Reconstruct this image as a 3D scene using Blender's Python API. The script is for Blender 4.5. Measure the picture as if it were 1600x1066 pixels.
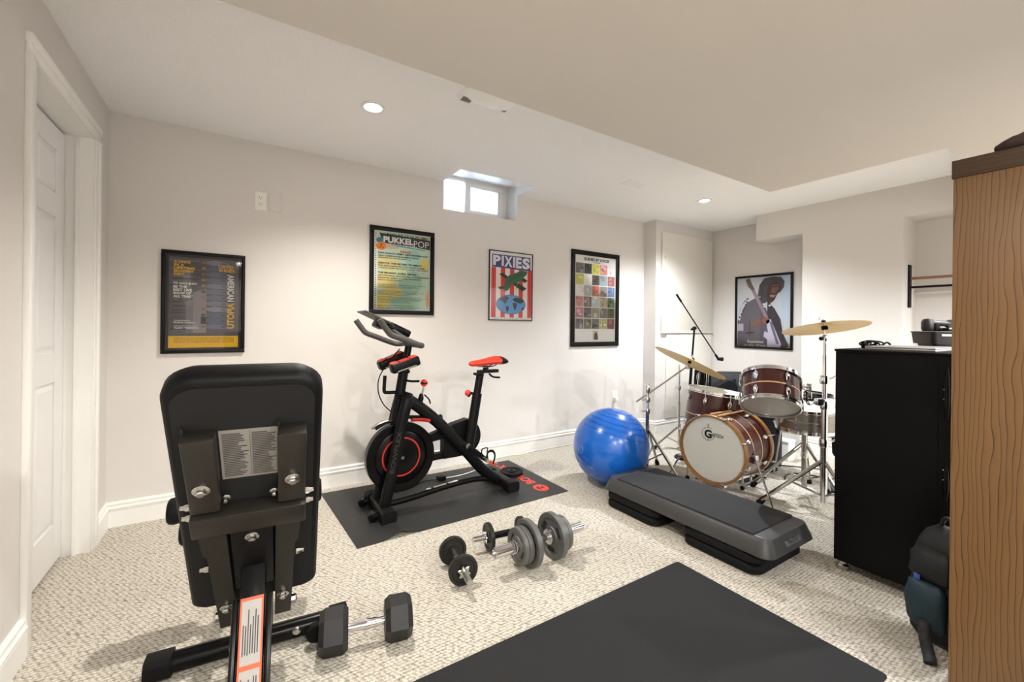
import bpy, bmesh, math, random
from mathutils import Vector, Matrix
random.seed(7)
V = Vector
PI = math.pi
for o in list(bpy.data.objects): bpy.data.objects.remove(o, do_unlink=True)
scene = bpy.context.scene
COL = scene.collection

# ------------------------------------------------------------------ camera
F_PX, CAM_H, YAW, ROLL, CY = 667.0, 1.14, math.radians(57.32), 0.0108, 510.4
FW = V((math.cos(YAW), math.sin(YAW), 0)); RT = V((math.sin(YAW), -math.cos(YAW), 0)); UP = V((0, 0, 1))
cd = bpy.data.cameras.new('camera'); cam = bpy.data.objects.new('camera', cd); COL.objects.link(cam)
cd.sensor_width = 36.0; cd.sensor_fit = 'HORIZONTAL'; cd.lens = F_PX / 1600 * 36
cd.shift_y = -(533 - CY) / 1600; cd.clip_start = 0.02
c_, s_ = math.cos(ROLL), math.sin(ROLL)
rc = RT * c_ + UP * s_; uc = UP * c_ - RT * s_
cam.matrix_world = Matrix(((rc.x, uc.x, -FW.x, 0), (rc.y, uc.y, -FW.y, 0), (rc.z, uc.z, -FW.z, CAM_H), (0, 0, 0, 1)))
scene.camera = cam

# ------------------------------------------------------------------ world, exposure
vs = scene.view_settings
vs.view_transform = 'Standard'; vs.look = 'None'; vs.gamma = 1.0; vs.use_curve_mapping = False
vs.exposure = 0.64
w = bpy.data.worlds.new('sky'); scene.world = w; w.use_nodes = True
bg = w.node_tree.nodes['Background']; bg.inputs[0].default_value = (0.62, 0.78, 1.0, 1); bg.inputs[1].default_value = 45.0

# ceiling pair, then unseen bulkhead lamps added as fill: (x, y, z, watts, colour)
LAMPS = [(0.598, 2.335, 2.31, 102, (1.0, 0.955, 0.87), 130, 1.0), (3.567, 2.335, 2.31, 150, (0.90, 0.95, 1.0), 138, 1.0),
         (0.75, 0.62, 2.06, 18, (1.0, 0.98, 0.94), 150, 0.8), (3.50, 0.10, 2.06, 70, (0.92, 0.96, 1.0), 156, 0.7),
         (0.0, -1.3, 2.06, 84, (1.0, 0.98, 0.93), 168, 0.3), (1.35, -1.3, 2.06, 84, (1.0, 0.99, 0.97), 168, 0.3),
         (2.7, -1.3, 2.06, 85, (0.95, 0.975, 1.0), 168, 0.3), (3.95, -1.3, 2.06, 85, (0.92, 0.96, 1.0), 168, 0.3)]

# ------------------------------------------------------------------ materials
def lin(c):
    return tuple((x / 255 / 12.92) if x / 255 <= 0.04045 else ((x / 255 + 0.055) / 1.055) ** 2.4 for x in c)
MATS = {}
def mat(name, rgb, rough=0.5, metal=0.0, var=0.06, nscale=40.0, bump=0.0, bscale=200.0, coat=0.0, spec=0.5, lin_in=False):
    if name in MATS: return MATS[name]
    m = bpy.data.materials.new(name); m.use_nodes = True; MATS[name] = m
    nt = m.node_tree; b = nt.nodes['Principled BSDF']
    c = rgb if lin_in else lin(rgb)
    tc = nt.nodes.new('ShaderNodeTexCoord'); no = nt.nodes.new('ShaderNodeTexNoise')
    no.inputs['Scale'].default_value = nscale; no.inputs['Detail'].default_value = 3
    nt.links.new(tc.outputs['Object'], no.inputs['Vector'])
    mx = nt.nodes.new('ShaderNodeMix'); mx.data_type = 'RGBA'
    mx.inputs[6].default_value = tuple(max(0, x * (1 - var)) for x in c) + (1,)
    mx.inputs[7].default_value = tuple(min(1, x * (1 + var)) for x in c) + (1,)
    nt.links.new(no.outputs['Fac'], mx.inputs[0]); nt.links.new(mx.outputs[2], b.inputs['Base Color'])
    b.inputs['Roughness'].default_value = rough; b.inputs['Metallic'].default_value = metal
    b.inputs['Coat Weight'].default_value = coat; b.inputs['Specular IOR Level'].default_value = spec
    if bump:
        n2 = nt.nodes.new('ShaderNodeTexNoise'); n2.inputs['Scale'].default_value = bscale; n2.inputs['Detail'].default_value = 4
        nt.links.new(tc.outputs['Object'], n2.inputs['Vector'])
        bp_ = nt.nodes.new('ShaderNodeBump'); bp_.inputs['Strength'].default_value = bump; bp_.inputs['Distance'].default_value = 0.004
        nt.links.new(n2.outputs['Fac'], bp_.inputs['Height']); nt.links.new(bp_.outputs['Normal'], b.inputs['Normal'])
    return m

def carpet_mat():
    m = bpy.data.materials.new('loop_carpet'); m.use_nodes = True; nt = m.node_tree; b = nt.nodes['Principled BSDF']
    N = nt.nodes.new; L = nt.links.new
    def math_(op, a, bb=None):
        n = N('ShaderNodeMath'); n.operation = op
        for i, v in enumerate((a, bb)):
            if v is None: continue
            if isinstance(v, (int, float)): n.inputs[i].default_value = v
            else: L(v, n.inputs[i])
        return n.outputs[0]
    tc = N('ShaderNodeTexCoord'); sp = N('ShaderNodeSeparateXYZ'); 
    dn = N('ShaderNodeTexNoise'); dn.inputs['Scale'].default_value = 90; dn.inputs['Detail'].default_value = 2
    L(tc.outputs['Object'], dn.inputs['Vector']); L(tc.outputs['Object'], sp.inputs[0])
    wob = math_('MULTIPLY', math_('SUBTRACT', dn.outputs['Fac'], 0.5), 0.012)
    y = math_('ADD', sp.outputs[1], wob); x = math_('ADD', sp.outputs[0], wob)
    row = math_('MULTIPLY', y, 1 / 0.0135); rid = math_('FLOOR', row)
    rh = math_('SINE', math_('MULTIPLY', math_('FRACT', row), PI))
    xx = math_('ADD', math_('MULTIPLY', x, 1 / 0.016), math_('MULTIPLY', row, 0.45))
    cv = N('ShaderNodeCombineXYZ'); L(xx, cv.inputs[0]); L(row, cv.inputs[1])
    vo = N('ShaderNodeTexVoronoi'); vo.voronoi_dimensions = '2D'; vo.inputs['Scale'].default_value = 1.0; vo.inputs['Randomness'].default_value = 0.4; L(cv.outputs[0], vo.inputs['Vector'])
    lh = math_('SUBTRACT', 1.0, math_('MULTIPLY', vo.outputs['Distance'], 1.15))
    h = math_('MULTIPLY', lh, math_('ADD', math_('MULTIPLY', rh, 0.5), 0.55))
    cr = N('ShaderNodeValToRGB'); e = cr.color_ramp.elements
    e[0].position = 0.10; e[0].color = lin((132, 123, 108)) + (1,); e[1].position = 0.62; e[1].color = lin((222, 216, 205)) + (1,)
    L(h, cr.inputs[0])
    n3 = N('ShaderNodeTexNoise'); n3.inputs['Scale'].default_value = 160; n3.inputs['Detail'].default_value = 3; L(tc.outputs['Object'], n3.inputs['Vector'])
    mx = N('ShaderNodeMix'); mx.data_type = 'RGBA'; mx.blend_type = 'MULTIPLY'; mx.inputs[0].default_value = 1
    c2 = N('ShaderNodeValToRGB'); c2.color_ramp.elements[0].position = .3; c2.color_ramp.elements[0].color = (.72, .70, .66, 1); c2.color_ramp.elements[1].position = .65; c2.color_ramp.elements[1].color = (1, 1, 1, 1)
    L(n3.outputs['Fac'], c2.inputs[0]); L(cr.outputs[0], mx.inputs[6]); L(c2.outputs[0], mx.inputs[7]); L(mx.outputs[2], b.inputs['Base Color'])
    bp_ = N('ShaderNodeBump'); bp_.inputs['Strength'].default_value = 0.55; bp_.inputs['Distance'].default_value = 0.004
    L(h, bp_.inputs['Height']); L(bp_.outputs[0], b.inputs['Normal']); b.inputs['Roughness'].default_value = 1.0
    b.inputs['Specular IOR Level'].default_value = 0.1
    return m

def wood_mat(name, light, dark, axis_scale, lines=55.0, contrast=1.0, rough=0.45, dir_='Y'):
    """grain runs along object z (axis_scale squeezes coordinates)"""
    m = bpy.data.materials.new(name); m.use_nodes = True; nt = m.node_tree; b = nt.nodes['Principled BSDF']
    N = nt.nodes.new; L = nt.links.new
    tc = N('ShaderNodeTexCoord'); mp = N('ShaderNodeMapping'); mp.inputs['Scale'].default_value = axis_scale; L(tc.outputs['Object'], mp.inputs[0])
    wv = N('ShaderNodeTexWave'); wv.wave_type = 'BANDS'; wv.bands_direction = dir_; wv.wave_profile = 'SAW'
    wv.inputs['Scale'].default_value = lines; wv.inputs['Distortion'].default_value = 15.0; wv.inputs['Detail'].default_value = 2.0; wv.inputs['Detail Scale'].default_value = 0.5
    L(mp.outputs[0], wv.inputs[0])
    cr = N('ShaderNodeValToRGB'); e = cr.color_ramp.elements
    e[0].position = 0.0; e[0].color = lin(light) + (1,); e[1].position = 0.80; e[1].color = tuple(x * .86 for x in lin(light)) + (1,)
    k = cr.color_ramp.elements.new(0.94); k.color = lin(dark) + (1,); k = cr.color_ramp.elements.new(1.0); k.color = tuple(x * .92 for x in lin(light)) + (1,)
    L(wv.outputs[1], cr.inputs[0])
    n2 = N('ShaderNodeTexNoise'); n2.inputs['Scale'].default_value = 6; n2.inputs['Detail'].default_value = 8; L(mp.outputs[0], n2.inputs['Vector'])
    mx = N('ShaderNodeMix'); mx.data_type = 'RGBA'; mx.blend_type = 'MULTIPLY'; mx.inputs[0].default_value = 0.55
    c2 = N('ShaderNodeValToRGB'); c2.color_ramp.elements[0].position = .3; c2.color_ramp.elements[0].color = (.55, .48, .42, 1); c2.color_ramp.elements[1].position = .7
    L(n2.outputs['Fac'], c2.inputs[0]); L(cr.outputs[0], mx.inputs[6]); L(c2.outputs[0], mx.inputs[7]); L(mx.outputs[2], b.inputs['Base Color'])
    b.inputs['Roughness'].default_value = rough
    return m

def emit_mat(name, rgb, strength):
    m = bpy.data.materials.new(name); m.use_nodes = True; b = m.node_tree.nodes['Principled BSDF']
    b.inputs['Base Color'].default_value = (1, 1, 1, 1); b.inputs['Emission Color'].default_value = rgb + (1,); b.inputs['Emission Strength'].default_value = strength
    return m

def glass_mat(name, tint=(1, 1, 1), ior=1.45, rough=0.02):
    m = bpy.data.materials.new(name); m.use_nodes = True; nt = m.node_tree
    for n in list(nt.nodes):
        if n.type != 'OUTPUT_MATERIAL': nt.nodes.remove(n)
    out = [n for n in nt.nodes if n.type == 'OUTPUT_MATERIAL'][0]
    t = nt.nodes.new('ShaderNodeBsdfTransparent'); t.inputs[0].default_value = tint + (1,)
    g = nt.nodes.new('ShaderNodeBsdfGlossy'); g.inputs['Roughness'].default_value = rough
    f = nt.nodes.new('ShaderNodeFresnel'); f.inputs[0].default_value = ior
    mx = nt.nodes.new('ShaderNodeMixShader'); nt.links.new(f.outputs[0], mx.inputs[0]); nt.links.new(t.outputs[0], mx.inputs[1]); nt.links.new(g.outputs[0], mx.inputs[2])
    nt.links.new(mx.outputs[0], out.inputs[0])
    return m

WALL = mat('wall_paint', (216, 211, 206), 0.85, var=0.015, nscale=3, bump=0.08, bscale=350, spec=0.2)
CEIL = mat('stipple_ceiling', (247, 246, 245), 0.95, var=0.03, nscale=120, bump=0.9, bscale=130, spec=0.1)
TRIM = mat('white_trim', (238, 236, 232), 0.4, var=0.01, nscale=5)
DOORP = mat('white_door', (236, 234, 233), 0.4, var=0.01, nscale=5)
CARPET = carpet_mat()
PLASTW = mat('white_plastic', (235, 232, 224), 0.35, var=0.01)
DARKSLOT = mat('dark_slot', (30, 28, 26), 0.8)
BLACKFR = mat('black_frame', (13, 12, 12), 0.4, spec=0.2)
CHROME = mat('chrome', (225, 225, 228), 0.12, 1.0, var=0.03)
CHROMED = mat('worn_chrome', (190, 188, 184), 0.22, 1.0, var=0.1)
BLK_GLOSS = mat('black_gloss', (9, 9, 10), 0.25, var=0.1, spec=0.18)
BLK_SATIN = mat('black_satin', (11, 11, 12), 0.42, var=0.15, spec=0.18)
BLK_MATTE = mat('black_matte', (13, 13, 14), 0.7, var=0.2, bump=0.1, spec=0.18)
BLK_VINYL = mat('black_vinyl', (8, 8, 9), 0.5, var=0.1, bump=0.12, bscale=400, spec=0.18)
BLK_RUBBER = mat('black_rubber', (14, 14, 15), 0.6, var=0.15, bump=0.15, bscale=500, spec=0.18)
GREYMETAL = mat('dark_grey_steel', (46, 43, 38), 0.42, 0.5, var=0.1)
RED = mat('orange_red', (226, 52, 28), 0.4, var=0.04)
REDDK = mat('red_line', (190, 38, 28), 0.4, var=0.04)
BRASS = mat('cymbal_bronze', (212, 178, 112), 0.38, 0.5, var=0.12, nscale=60)
PAPER = mat('white_paper', (226, 224, 220), 0.7, var=0.01)
GLASS = glass_mat('picture_glass', ior=1.38)
WGLASS = glass_mat('window_glass')

# ------------------------------------------------------------------ mesh builder
def rot_to(d):
    return V((0, 0, 1)).rotation_difference(V(d).normalized()).to_matrix().to_4x4()
def catmull(pts, k=6):
    pts = [V(p) for p in pts]; out = []
    for i in range(len(pts) - 1):
        p0 = pts[max(i - 1, 0)]; p1 = pts[i]; p2 = pts[i + 1]; p3 = pts[min(i + 2, len(pts) - 1)]
        for j in range(k):
            t = j / k
            out.append(0.5 * ((2 * p1) + (-p0 + p2) * t + (2 * p0 - 5 * p1 + 4 * p2 - p3) * t * t + (-p0 + 3 * p1 - 3 * p2 + p3) * t ** 3))
    return out + [pts[-1]]
def rrect(w, h, r, n=5, cx=0, cy=0):
    out = []
    for sx, sy, a in ((1, 1, 0), (-1, 1, 90), (-1, -1, 180), (1, -1, 270)):
        for i in range(n + 1):
            t = math.radians(a + 90 * i / n)
            out.append((cx + sx * (w / 2 - r) + r * math.cos(t), cy + sy * (h / 2 - r) + r * math.sin(t)))
    return out
def circ(r, n=24, cx=0, cy=0, sx=1, sy=1):
    return [(cx + r * sx * math.cos(2 * PI * i / n), cy + r * sy * math.sin(2 * PI * i / n)) for i in range(n)]
TXT = {}
def text_geo(s, bold=0.0):
    if (s, bold) in TXT: return TXT[(s, bold)]
    cu = bpy.data.curves.new('t', 'FONT'); cu.body = s; cu.size = 1; cu.offset = bold; cu.resolution_u = 3; cu.fill_mode = 'FRONT'
    o = bpy.data.objects.new('t', cu); COL.objects.link(o)
    dg = bpy.context.evaluated_depsgraph_get(); me = bpy.data.meshes.new_from_object(o.evaluated_get(dg))
    vs_ = [tuple(v.co) for v in me.vertices]; fs = [tuple(p.vertices) for p in me.polygons]
    bpy.data.objects.remove(o, do_unlink=True); bpy.data.curves.remove(cu); bpy.data.meshes.remove(me)
    x0 = min(v[0] for v in vs_); x1 = max(v[0] for v in vs_); y0 = min(v[1] for v in vs_); y1 = max(v[1] for v in vs_)
    TXT[(s, bold)] = (vs_, fs, x0, x1, y0, y1)
    return TXT[(s, bold)]

class MB:
    def __init__(s): s.v = []; s.f = []; s.m = []
    def add(s, vs_, fs, m=0, M=None):
        k = len(s.v)
        s.v += [tuple(M @ V(p)) for p in vs_] if M is not None else [tuple(p) for p in vs_]
        s.f += [tuple(i + k for i in f) for f in fs]; s.m += [m] * len(fs); return s
    def box(s, x0, x1, y0, y1, z0, z1, bev=0.0, seg=2, m=0, M=None):
        bm = bmesh.new(); bmesh.ops.create_cube(bm, size=1)
        for v in bm.verts: v.co = V(((x0 + x1) / 2 + v.co.x * (x1 - x0), (y0 + y1) / 2 + v.co.y * (y1 - y0), (z0 + z1) / 2 + v.co.z * (z1 - z0)))
        if bev > 0: bmesh.ops.bevel(bm, geom=list(bm.edges), offset=bev, segments=seg, affect='EDGES', profile=0.5)
        bm.verts.ensure_lookup_table(); bm.verts.index_update()
        s.add([v.co.copy() for v in bm.verts], [[v.index for v in f.verts] for f in bm.faces], m, M); bm.free(); return s
    def loft(s, rings, m=0, M=None, caps=True, closed=True):
        n = len(rings[0]); vs_ = [p for r in rings for p in r]; fs = []
        for i in range(len(rings) - 1):
            for j in range(n if closed else n - 1):
                a = i * n + j; b = i * n + (j + 1) % n; fs.append((a, b, b + n, a + n))
        if caps: fs.append(tuple(range(n - 1, -1, -1))); fs.append(tuple(range((len(rings) - 1) * n, len(rings) * n)))
        return s.add(vs_, fs, m, M)
    def prism(s, poly, h0, h1, m=0, M=None):
        return s.loft([[(x, y, h0) for x, y in poly], [(x, y, h1) for x, y in poly]], m, M)
    def flat(s, poly, h=0, m=0, M=None):
        return s.add([(x, y, h) for x, y in poly], [tuple(range(len(poly)))], m, M)
    def rect(s, x0, x1, y0, y1, h=0, m=0, M=None):
        return s.flat([(x0, y0), (x1, y0), (x1, y1), (x0, y1)], h, m, M)
    def lathe(s, prof, c=(0, 0, 0), axis=(0, 0, 1), n=32, m=0, M=None, closed=False):
        R = Matrix.Translation(V(c)) @ rot_to(axis); vs_ = []; fs = []; k = len(prof)
        for i in range(n):
            a = 2 * PI * i / n
            vs_ += [R @ V((r * math.cos(a), r * math.sin(a), h)) for r, h in prof]
        for i in range(n):
            j = (i + 1) % n
            for q in range(k if closed else k - 1): 
                q2 = (q + 1) % k; fs.append((i * k + q, j * k + q, j * k + q2, i * k + q2))
        if not closed:
            if prof[0][0] > 1e-5: fs.append(tuple(i * k for i in range(n - 1, -1, -1)))
            if prof[-1][0] > 1e-5: fs.append(tuple(i * k + k - 1 for i in range(n)))
        return s.add(vs_, fs, m, M)
    def tube(s, a, b, r, r2=None, n=14, m=0, M=None):
        a = V(a); b = V(b); d = b - a; L = d.length
        return s.lathe([(r, 0), (r if r2 is None else r2, L)], a, d, n, m, M)
    def ring(s, R_, r, c, axis, n=36, k=8, m=0, M=None):
        return s.lathe([(R_ + r * math.cos(2 * PI * i / k), r * math.sin(2 * PI * i / k)) for i in range(k)], c, axis, n, m, M, closed=True)
    def path(s, pts, r, n=8, m=0, M=None, sx=1.0, sy=1.0):
        pts = [V(p) for p in pts]; rs = r if isinstance(r, (list, tuple)) else [r] * len(pts)
        t0 = (pts[1] - pts[0]).normalized(); u = t0.orthogonal().normalized(); rings = []
        if abs(t0.y) < 0.9: u = (V((0, 1, 0)) - t0 * t0.y).normalized()
        for i, p in enumerate(pts):
            t = (pts[min(i + 1, len(pts) - 1)] - pts[max(i - 1, 0)]).normalized()
            u = (u - t * u.dot(t)).normalized(); w_ = t.cross(u)
            rings.append([p + (u * math.cos(2 * PI * j / n) * sx + w_ * math.sin(2 * PI * j / n) * sy) * rs[i] for j in range(n)])
        return s.loft(rings, m, M)
    def sphere(s, c, r, n=24, k=14, m=0, M=None, sx=1, sy=1, sz=1):
        vs_ = []; fs = []
        for i in range(k + 1):
            a = PI * i / k
            for j in range(n): vs_.append((c[0] + sx * r * math.sin(a) * math.cos(2 * PI * j / n), c[1] + sy * r * math.sin(a) * math.sin(2 * PI * j / n), c[2] + sz * r * math.cos(a)))
        for i in range(k):
            for j in range(n): fs.append((i * n + j, (i + 1) * n + j, (i + 1) * n + (j + 1) % n, i * n + (j + 1) % n))
        return s.add(vs_, fs, m, M)
    def text(s, t, x0, x1, y0, y1, h=0, m=0, M=None, bold=0.0, keep=False):
        vs_, fs, a, b, c, d = text_geo(t, bold)
        kx = (x1 - x0) / (b - a); ky = (y1 - y0) / max(d - c, 1e-4)
        if keep: kx = min(kx, ky)
        return s.add([(x0 + (p[0] - a) * kx, y0 + (p[1] - c) * ky, h) for p in vs_], fs, m, M)
    def build(s, name, mats, parent=None, origin=None, ang=35, smooth=True):
        me = bpy.data.meshes.new(name); root = parent
        while root is not None and root.parent is not None: root = root.parent
        vs_ = s.v
        if root is not None:
            inv = ROOTM.get(root.name, Matrix()).inverted(); vs_ = [tuple(inv @ V(p)) for p in vs_]
        elif origin is not None: vs_ = [(p[0] - origin[0], p[1] - origin[1], p[2] - origin[2]) for p in vs_]
        me.from_pydata(vs_, [], s.f)
        for q in (mats if isinstance(mats, (list, tuple)) else [mats]): me.materials.append(q)
        for p, k in zip(me.polygons, s.m): p.material_index = k; p.use_smooth = smooth
        bm = bmesh.new(); bm.from_mesh(me); bmesh.ops.recalc_face_normals(bm, faces=list(bm.faces)) if not getattr(s, 'keepn', False) else None; bm.to_mesh(me); bm.free()
        me.update()
        if smooth: me.set_sharp_from_angle(angle=math.radians(ang))
        o = bpy.data.objects.new(name, me); COL.objects.link(o)
        if parent is not None: o.parent = parent
        elif origin is not None:
            o.location = origin; ROOTM[o.name] = Matrix.Translation(V(origin))
        return o
ROOTM = {}
def thing(name, label, cat, loc=(0, 0, 0), rz=0, group=None):
    o = bpy.data.objects.new(name, None); COL.objects.link(o); o.empty_display_size = 0.1
    o.location = loc; o.rotation_euler = (0, 0, rz); o['label'] = label; o['category'] = cat
    if group: o['group'] = group
    ROOTM[o.name] = Matrix.Translation(V(loc)) @ Matrix.Rotation(rz, 4, 'Z'); return o
def tag(o, label, cat, group=None):
    o['label'] = label; o['category'] = cat
    if group: o['group'] = group
    return o
def struct(o, label=None, cat=None):
    o['kind'] = 'structure'
    if label: o['label'] = label
    if cat: o['category'] = cat
    return o

# ================================================================== the setting
SILL = 2.086
CE, BH = 2.31, 2.06                       # ceiling, bulkhead underside
XL, YW, XA, XB, YC = -0.61, 3.20, 4.82, 4.485, 3.04
YN = -2.2
T = 0.12
struct(MB().box(-1.2, 5.2, YN - .2, 3.5, -0.15, 0).build('floor', CARPET), 'cream loop-pile carpet covering the basement floor', 'carpet')
# main ceiling with the cut for the window well
WX0, WX1, WYC, WYW = 1.385, 2.09, 2.893, 3.365
m = MB()
m.box(-.9, WX0, YN - .2, 3.4, CE, CE + .14).box(WX1, 5.2, YN - .2, 3.4, CE, CE + .14).box(WX0, WX1, YN - .2, WYC, CE, CE + .14)
ceil = struct(m.build('ceiling', CEIL, smooth=False), 'white stippled basement ceiling with a window cut-out', 'ceiling')
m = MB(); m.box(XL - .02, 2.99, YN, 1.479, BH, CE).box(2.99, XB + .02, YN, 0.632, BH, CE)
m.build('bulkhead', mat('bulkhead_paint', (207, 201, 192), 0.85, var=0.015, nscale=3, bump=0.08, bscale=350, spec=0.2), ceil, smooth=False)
# light well: sloped top and side cheeks
m = MB(); m.loft([[(WX0, WYC, CE), (WX0, WYC, CE + .14), (WX0, WYW + .06, 2.60), (WX0, WYW + .06, 2.445)], [(WX1, WYC, CE), (WX1, WYC, CE + .14), (WX1, WYW + .06, 2.60), (WX1, WYW + .06, 2.445)]])
m.build('window_well_soffit', TRIM, ceil, smooth=False)
m = MB()
for xa, xb in ((WX0 - .1, WX0 + .003), (WX1 - .003, WX1 + .1)): m.box(xa, xb, WYC, 3.46, CE + .001, 2.62).box(xa, xb, YW + .001, 3.46, SILL + .002, CE + .001)
m.build('window_well_cheek', TRIM, ceil, smooth=False)

# long wall with the window opening
m = MB()
m.box(XL - .3, WX0, YW, YW + .26, -.02, CE + .02).box(WX1, XA + .2, YW, YW + .26, -.02, CE + .02).box(WX0, WX1, YW, YW + .26, -.02, SILL)
struct(m.build('wall_long', WALL, smooth=False), 'long beige wall hung with four framed posters', 'wall')
struct(MB().box(3.787, XA + .1, YC, YW - .002, 0, CE).build('wall_closet', WALL, smooth=False), 'shallow boxed-out wall section with white panels', 'wall')
struct(MB().box(XA, XA + T, 1.7, YC, 0, CE).build('wall_far', WALL, smooth=False), 'far end wall behind the drum kit', 'wall')
# right wall plane B with the niche and the box over the alcove
m = MB(); NY0, NY1, NX = 0.45, 1.193, 4.80
m.box(XB, XA, NY1, 1.918, 0, CE).box(XB, XA, 1.918, 2.35, 2.05, CE).box(XB, XA + .1, NY0, NY1, 2.05, CE).box(XB, XA + .1, YN, NY0, 0, CE).box(NX, NX + .2, NY0, NY1, 0, 2.05)
struct(m.build('wall_right', WALL, smooth=False), 'pale right-hand wall with an open niche and a dropped box', 'wall')
# left wall with the doorway
DY0, DY1, DH, DX = 2.165, 2.905, 2.035, -0.71
m = MB(); m.box(XL - .26, XL, YN, DY0 - .02, 0, CE).box(XL - .26, XL, DY1 + .02, YW, 0, CE).box(XL - .26, XL, DY0 - .02, DY1 + .02, DH + .03, CE).box(XL - .30, XL - .255, YN, YW, -.01, CE)  # last box: unseen backing added behind the doorway to block sky light
struct(m.build('wall_left', WALL, smooth=False), 'beige left wall around the white door', 'wall')
struct(MB().box(XL - .3, XA + .2, YN - .15, YN, 0, CE).build('wall_back', WALL, smooth=False), 'beige wall behind the viewpoint', 'wall')

# baseboards: moulded profile swept along straight runs (a -> b, room side on the left of the normal)
PROF = [(0, 0), (.016, 0), (.016, .088), (.0125, .091), (.0125, .095), (.020, .099), (.021, .108), (.013, .113), (.011, .120), (.016, .124), (.015, .132), (.006, .138), (0, .138)]
def base(name, a, b, nrm, label, m0=0, m1=0):
    a = V(a + (0,)); b = V(b + (0,)); d = (b - a).normalized(); nn = V(nrm + (0,))
    ra = [a + nn * t + d * (m0 * t) + UP * h for t, h in PROF]; rb = [b + nn * t - d * (m1 * t) + UP * h for t, h in PROF]
    o = MB().loft([ra, rb]).build(name, TRIM, ang=25); struct(o, label, 'baseboard'); return o
base('baseboard_long', (XL, YW), (3.787, YW), (0, -1), 'white moulded baseboard along the poster wall', 1, 1)
base('baseboard_closet', (3.787, YC), (XA, YC), (0, -1), 'white baseboard under the white wall panels', -1, 1)
base('baseboard_jog', (3.787, YW), (3.787, YC), (-1, 0), 'short white baseboard on the wall jog', 1, -1)
base('baseboard_far', (XA, YC), (XA, 1.918), (-1, 0), 'white baseboard behind the drums', 1, 0)
base('baseboard_right', (XB, 1.918), (XB, NY1), (-1, 0), 'white baseboard beneath the dropped box', 0, 0)
base('baseboard_left', (XL, DY1 + .065), (XL, YW), (1, 0), 'short white baseboard between door casing and corner', 0, 1)
base('baseboard_near', (XL, YN), (XL, DY0 - .068), (1, 0), 'white baseboard on the near left wall', 0, 0)

# door and its casing
m = MB(); cw, ct = .066, .018
m.box(XL - .13, XL + .001, DY1, DY1 + .019, 0, DH + .012).box(XL - .13, XL + .001, DY0 - .019, DY0, 0, DH + .012).box(XL - .13, XL + .001, DY0 - .019, DY1 + .019, DH + .012, DH + .029)
for y0, y1 in ((DY1 + .004, DY1 + .004 + cw), (DY0 - .004 - cw, DY0 - .004)):
    m.box(XL, XL + ct * .6, y0, y1, 0, DH + .015, bev=.003).box(XL - .002, XL + ct, y0 - .0015 if y0 < DY0 else y0 + cw * .55, y0 + cw * .45 if y0 < DY0 else y1 + .0015, 0, DH + .017, bev=.004)
m.box(XL, XL + ct * .6, DY0 - .07, DY1 + .07, DH + .016, DH + .016 + cw, bev=.003).box(XL - .002, XL + ct + .001, DY0 - .0735, DY1 + .0735, DH + .05, DH + .0175 + cw, bev=.004)
m.box(XL - .062, XL - .05, DY1 - .012, DY1, 0, DH)        # door stop
struct(m.build('trim_1', TRIM), 'white door casing and jamb in the left wall', 'trim')
dr = thing('door_1', 'white panelled interior door in the left wall', 'door', (DX, (DY0 + DY1) / 2, 0)); struct(dr)
m = MB(); m.box(DX - .03, DX - .008, DY0 + .004, DY1 - .004, .014, DH)
st = .098; midw = .075; dw = DY1 - DY0
cols = [(DY0 + .004 + st, DY0 + dw / 2 - midw / 2), (DY0 + dw / 2 + midw / 2, DY1 - .004 - st)]
rows = [(.20, .86), (1.00, 1.62), (1.73, 1.93)]
ys = [DY0 + .004, cols[0][0], cols[0][1], cols[1][0], cols[1][1], DY1 - .004]
for y0, y1 in ((ys[0], ys[1]), (ys[2], ys[3]), (ys[4], ys[5])): m.box(DX - .009, DX, y0, y1, .014, DH, bev=.003)
for y0, y1 in ((ys[1], ys[2]), (ys[3], ys[4])):
    for z0, z1 in ((.014, rows[0][0]), (rows[0][1], rows[1][0]), (rows[1][1], rows[2][0]), (rows[2][1], DH)): m.box(DX - .009, DX, y0, y1, z0, z1, bev=.003)
m.build('door_slab', DOORP, dr, ang=20)
for y0, y1 in cols:
    for z0, z1 in rows: MB().loft([[(DX - .0075, y0 + q, z0 + q), (DX - .0075, y1 - q, z0 + q), (DX - .0075, y1 - q, z1 - q), (DX - .0075, y0 + q, z1 - q)] for q in (.012,)] + [[(DX - .001, y0 + .03, z0 + .03), (DX - .001, y1 - .03, z0 + .03), (DX - .001, y1 - .03, z1 - .03), (DX - .001, y0 + .03, z1 - .03)]]).build('door_panel', DOORP, dr, smooth=False)

# window: two-pane slider in the light well
wd = thing('window_1', 'small white sliding basement window at the ceiling', 'window', ((WX0 + WX1) / 2, WYW, SILL)); struct(wd)
y0, y1 = WYW, WYW + .05
m = MB(); m.box(WX0, WX1, y0, y1, 2.40, 2.445, bev=.004).box(WX0, WX1, y0, y1, SILL, SILL + .04, bev=.004).box(2.035, WX1, y0, y1, SILL + .04, 2.40, bev=.004).box(WX0, WX0 + .05, y0, y1, SILL + .04, 2.40, bev=.004)
m.build('window_frame', TRIM, wd)
m = MB(); a, b = 1.655, 2.035
m.box(a, b, y0 - .012, y0 + .02, 2.36, 2.40, bev=.003).box(a, b, y0 - .012, y0 + .02, SILL + .04, SILL + .075, bev=.003).box(a, a + .055, y0 - .012, y0 + .02, SILL + .075, 2.36, bev=.003).box(b - .05, b, y0 - .012, y0 + .02, SILL + .075, 2.36, bev=.003)
m.build('sliding_sash', TRIM, wd)
MB().box(1.71, 1.985, y0 + .004, y0 + .008, SILL + .075, 2.36).build('pane', WGLASS, wd, smooth=False)
MB().box(WX0 + .05, 1.655, y0 + .026, y0 + .030, SILL + .04, 2.40).build('pane', WGLASS, wd, smooth=False)
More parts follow.
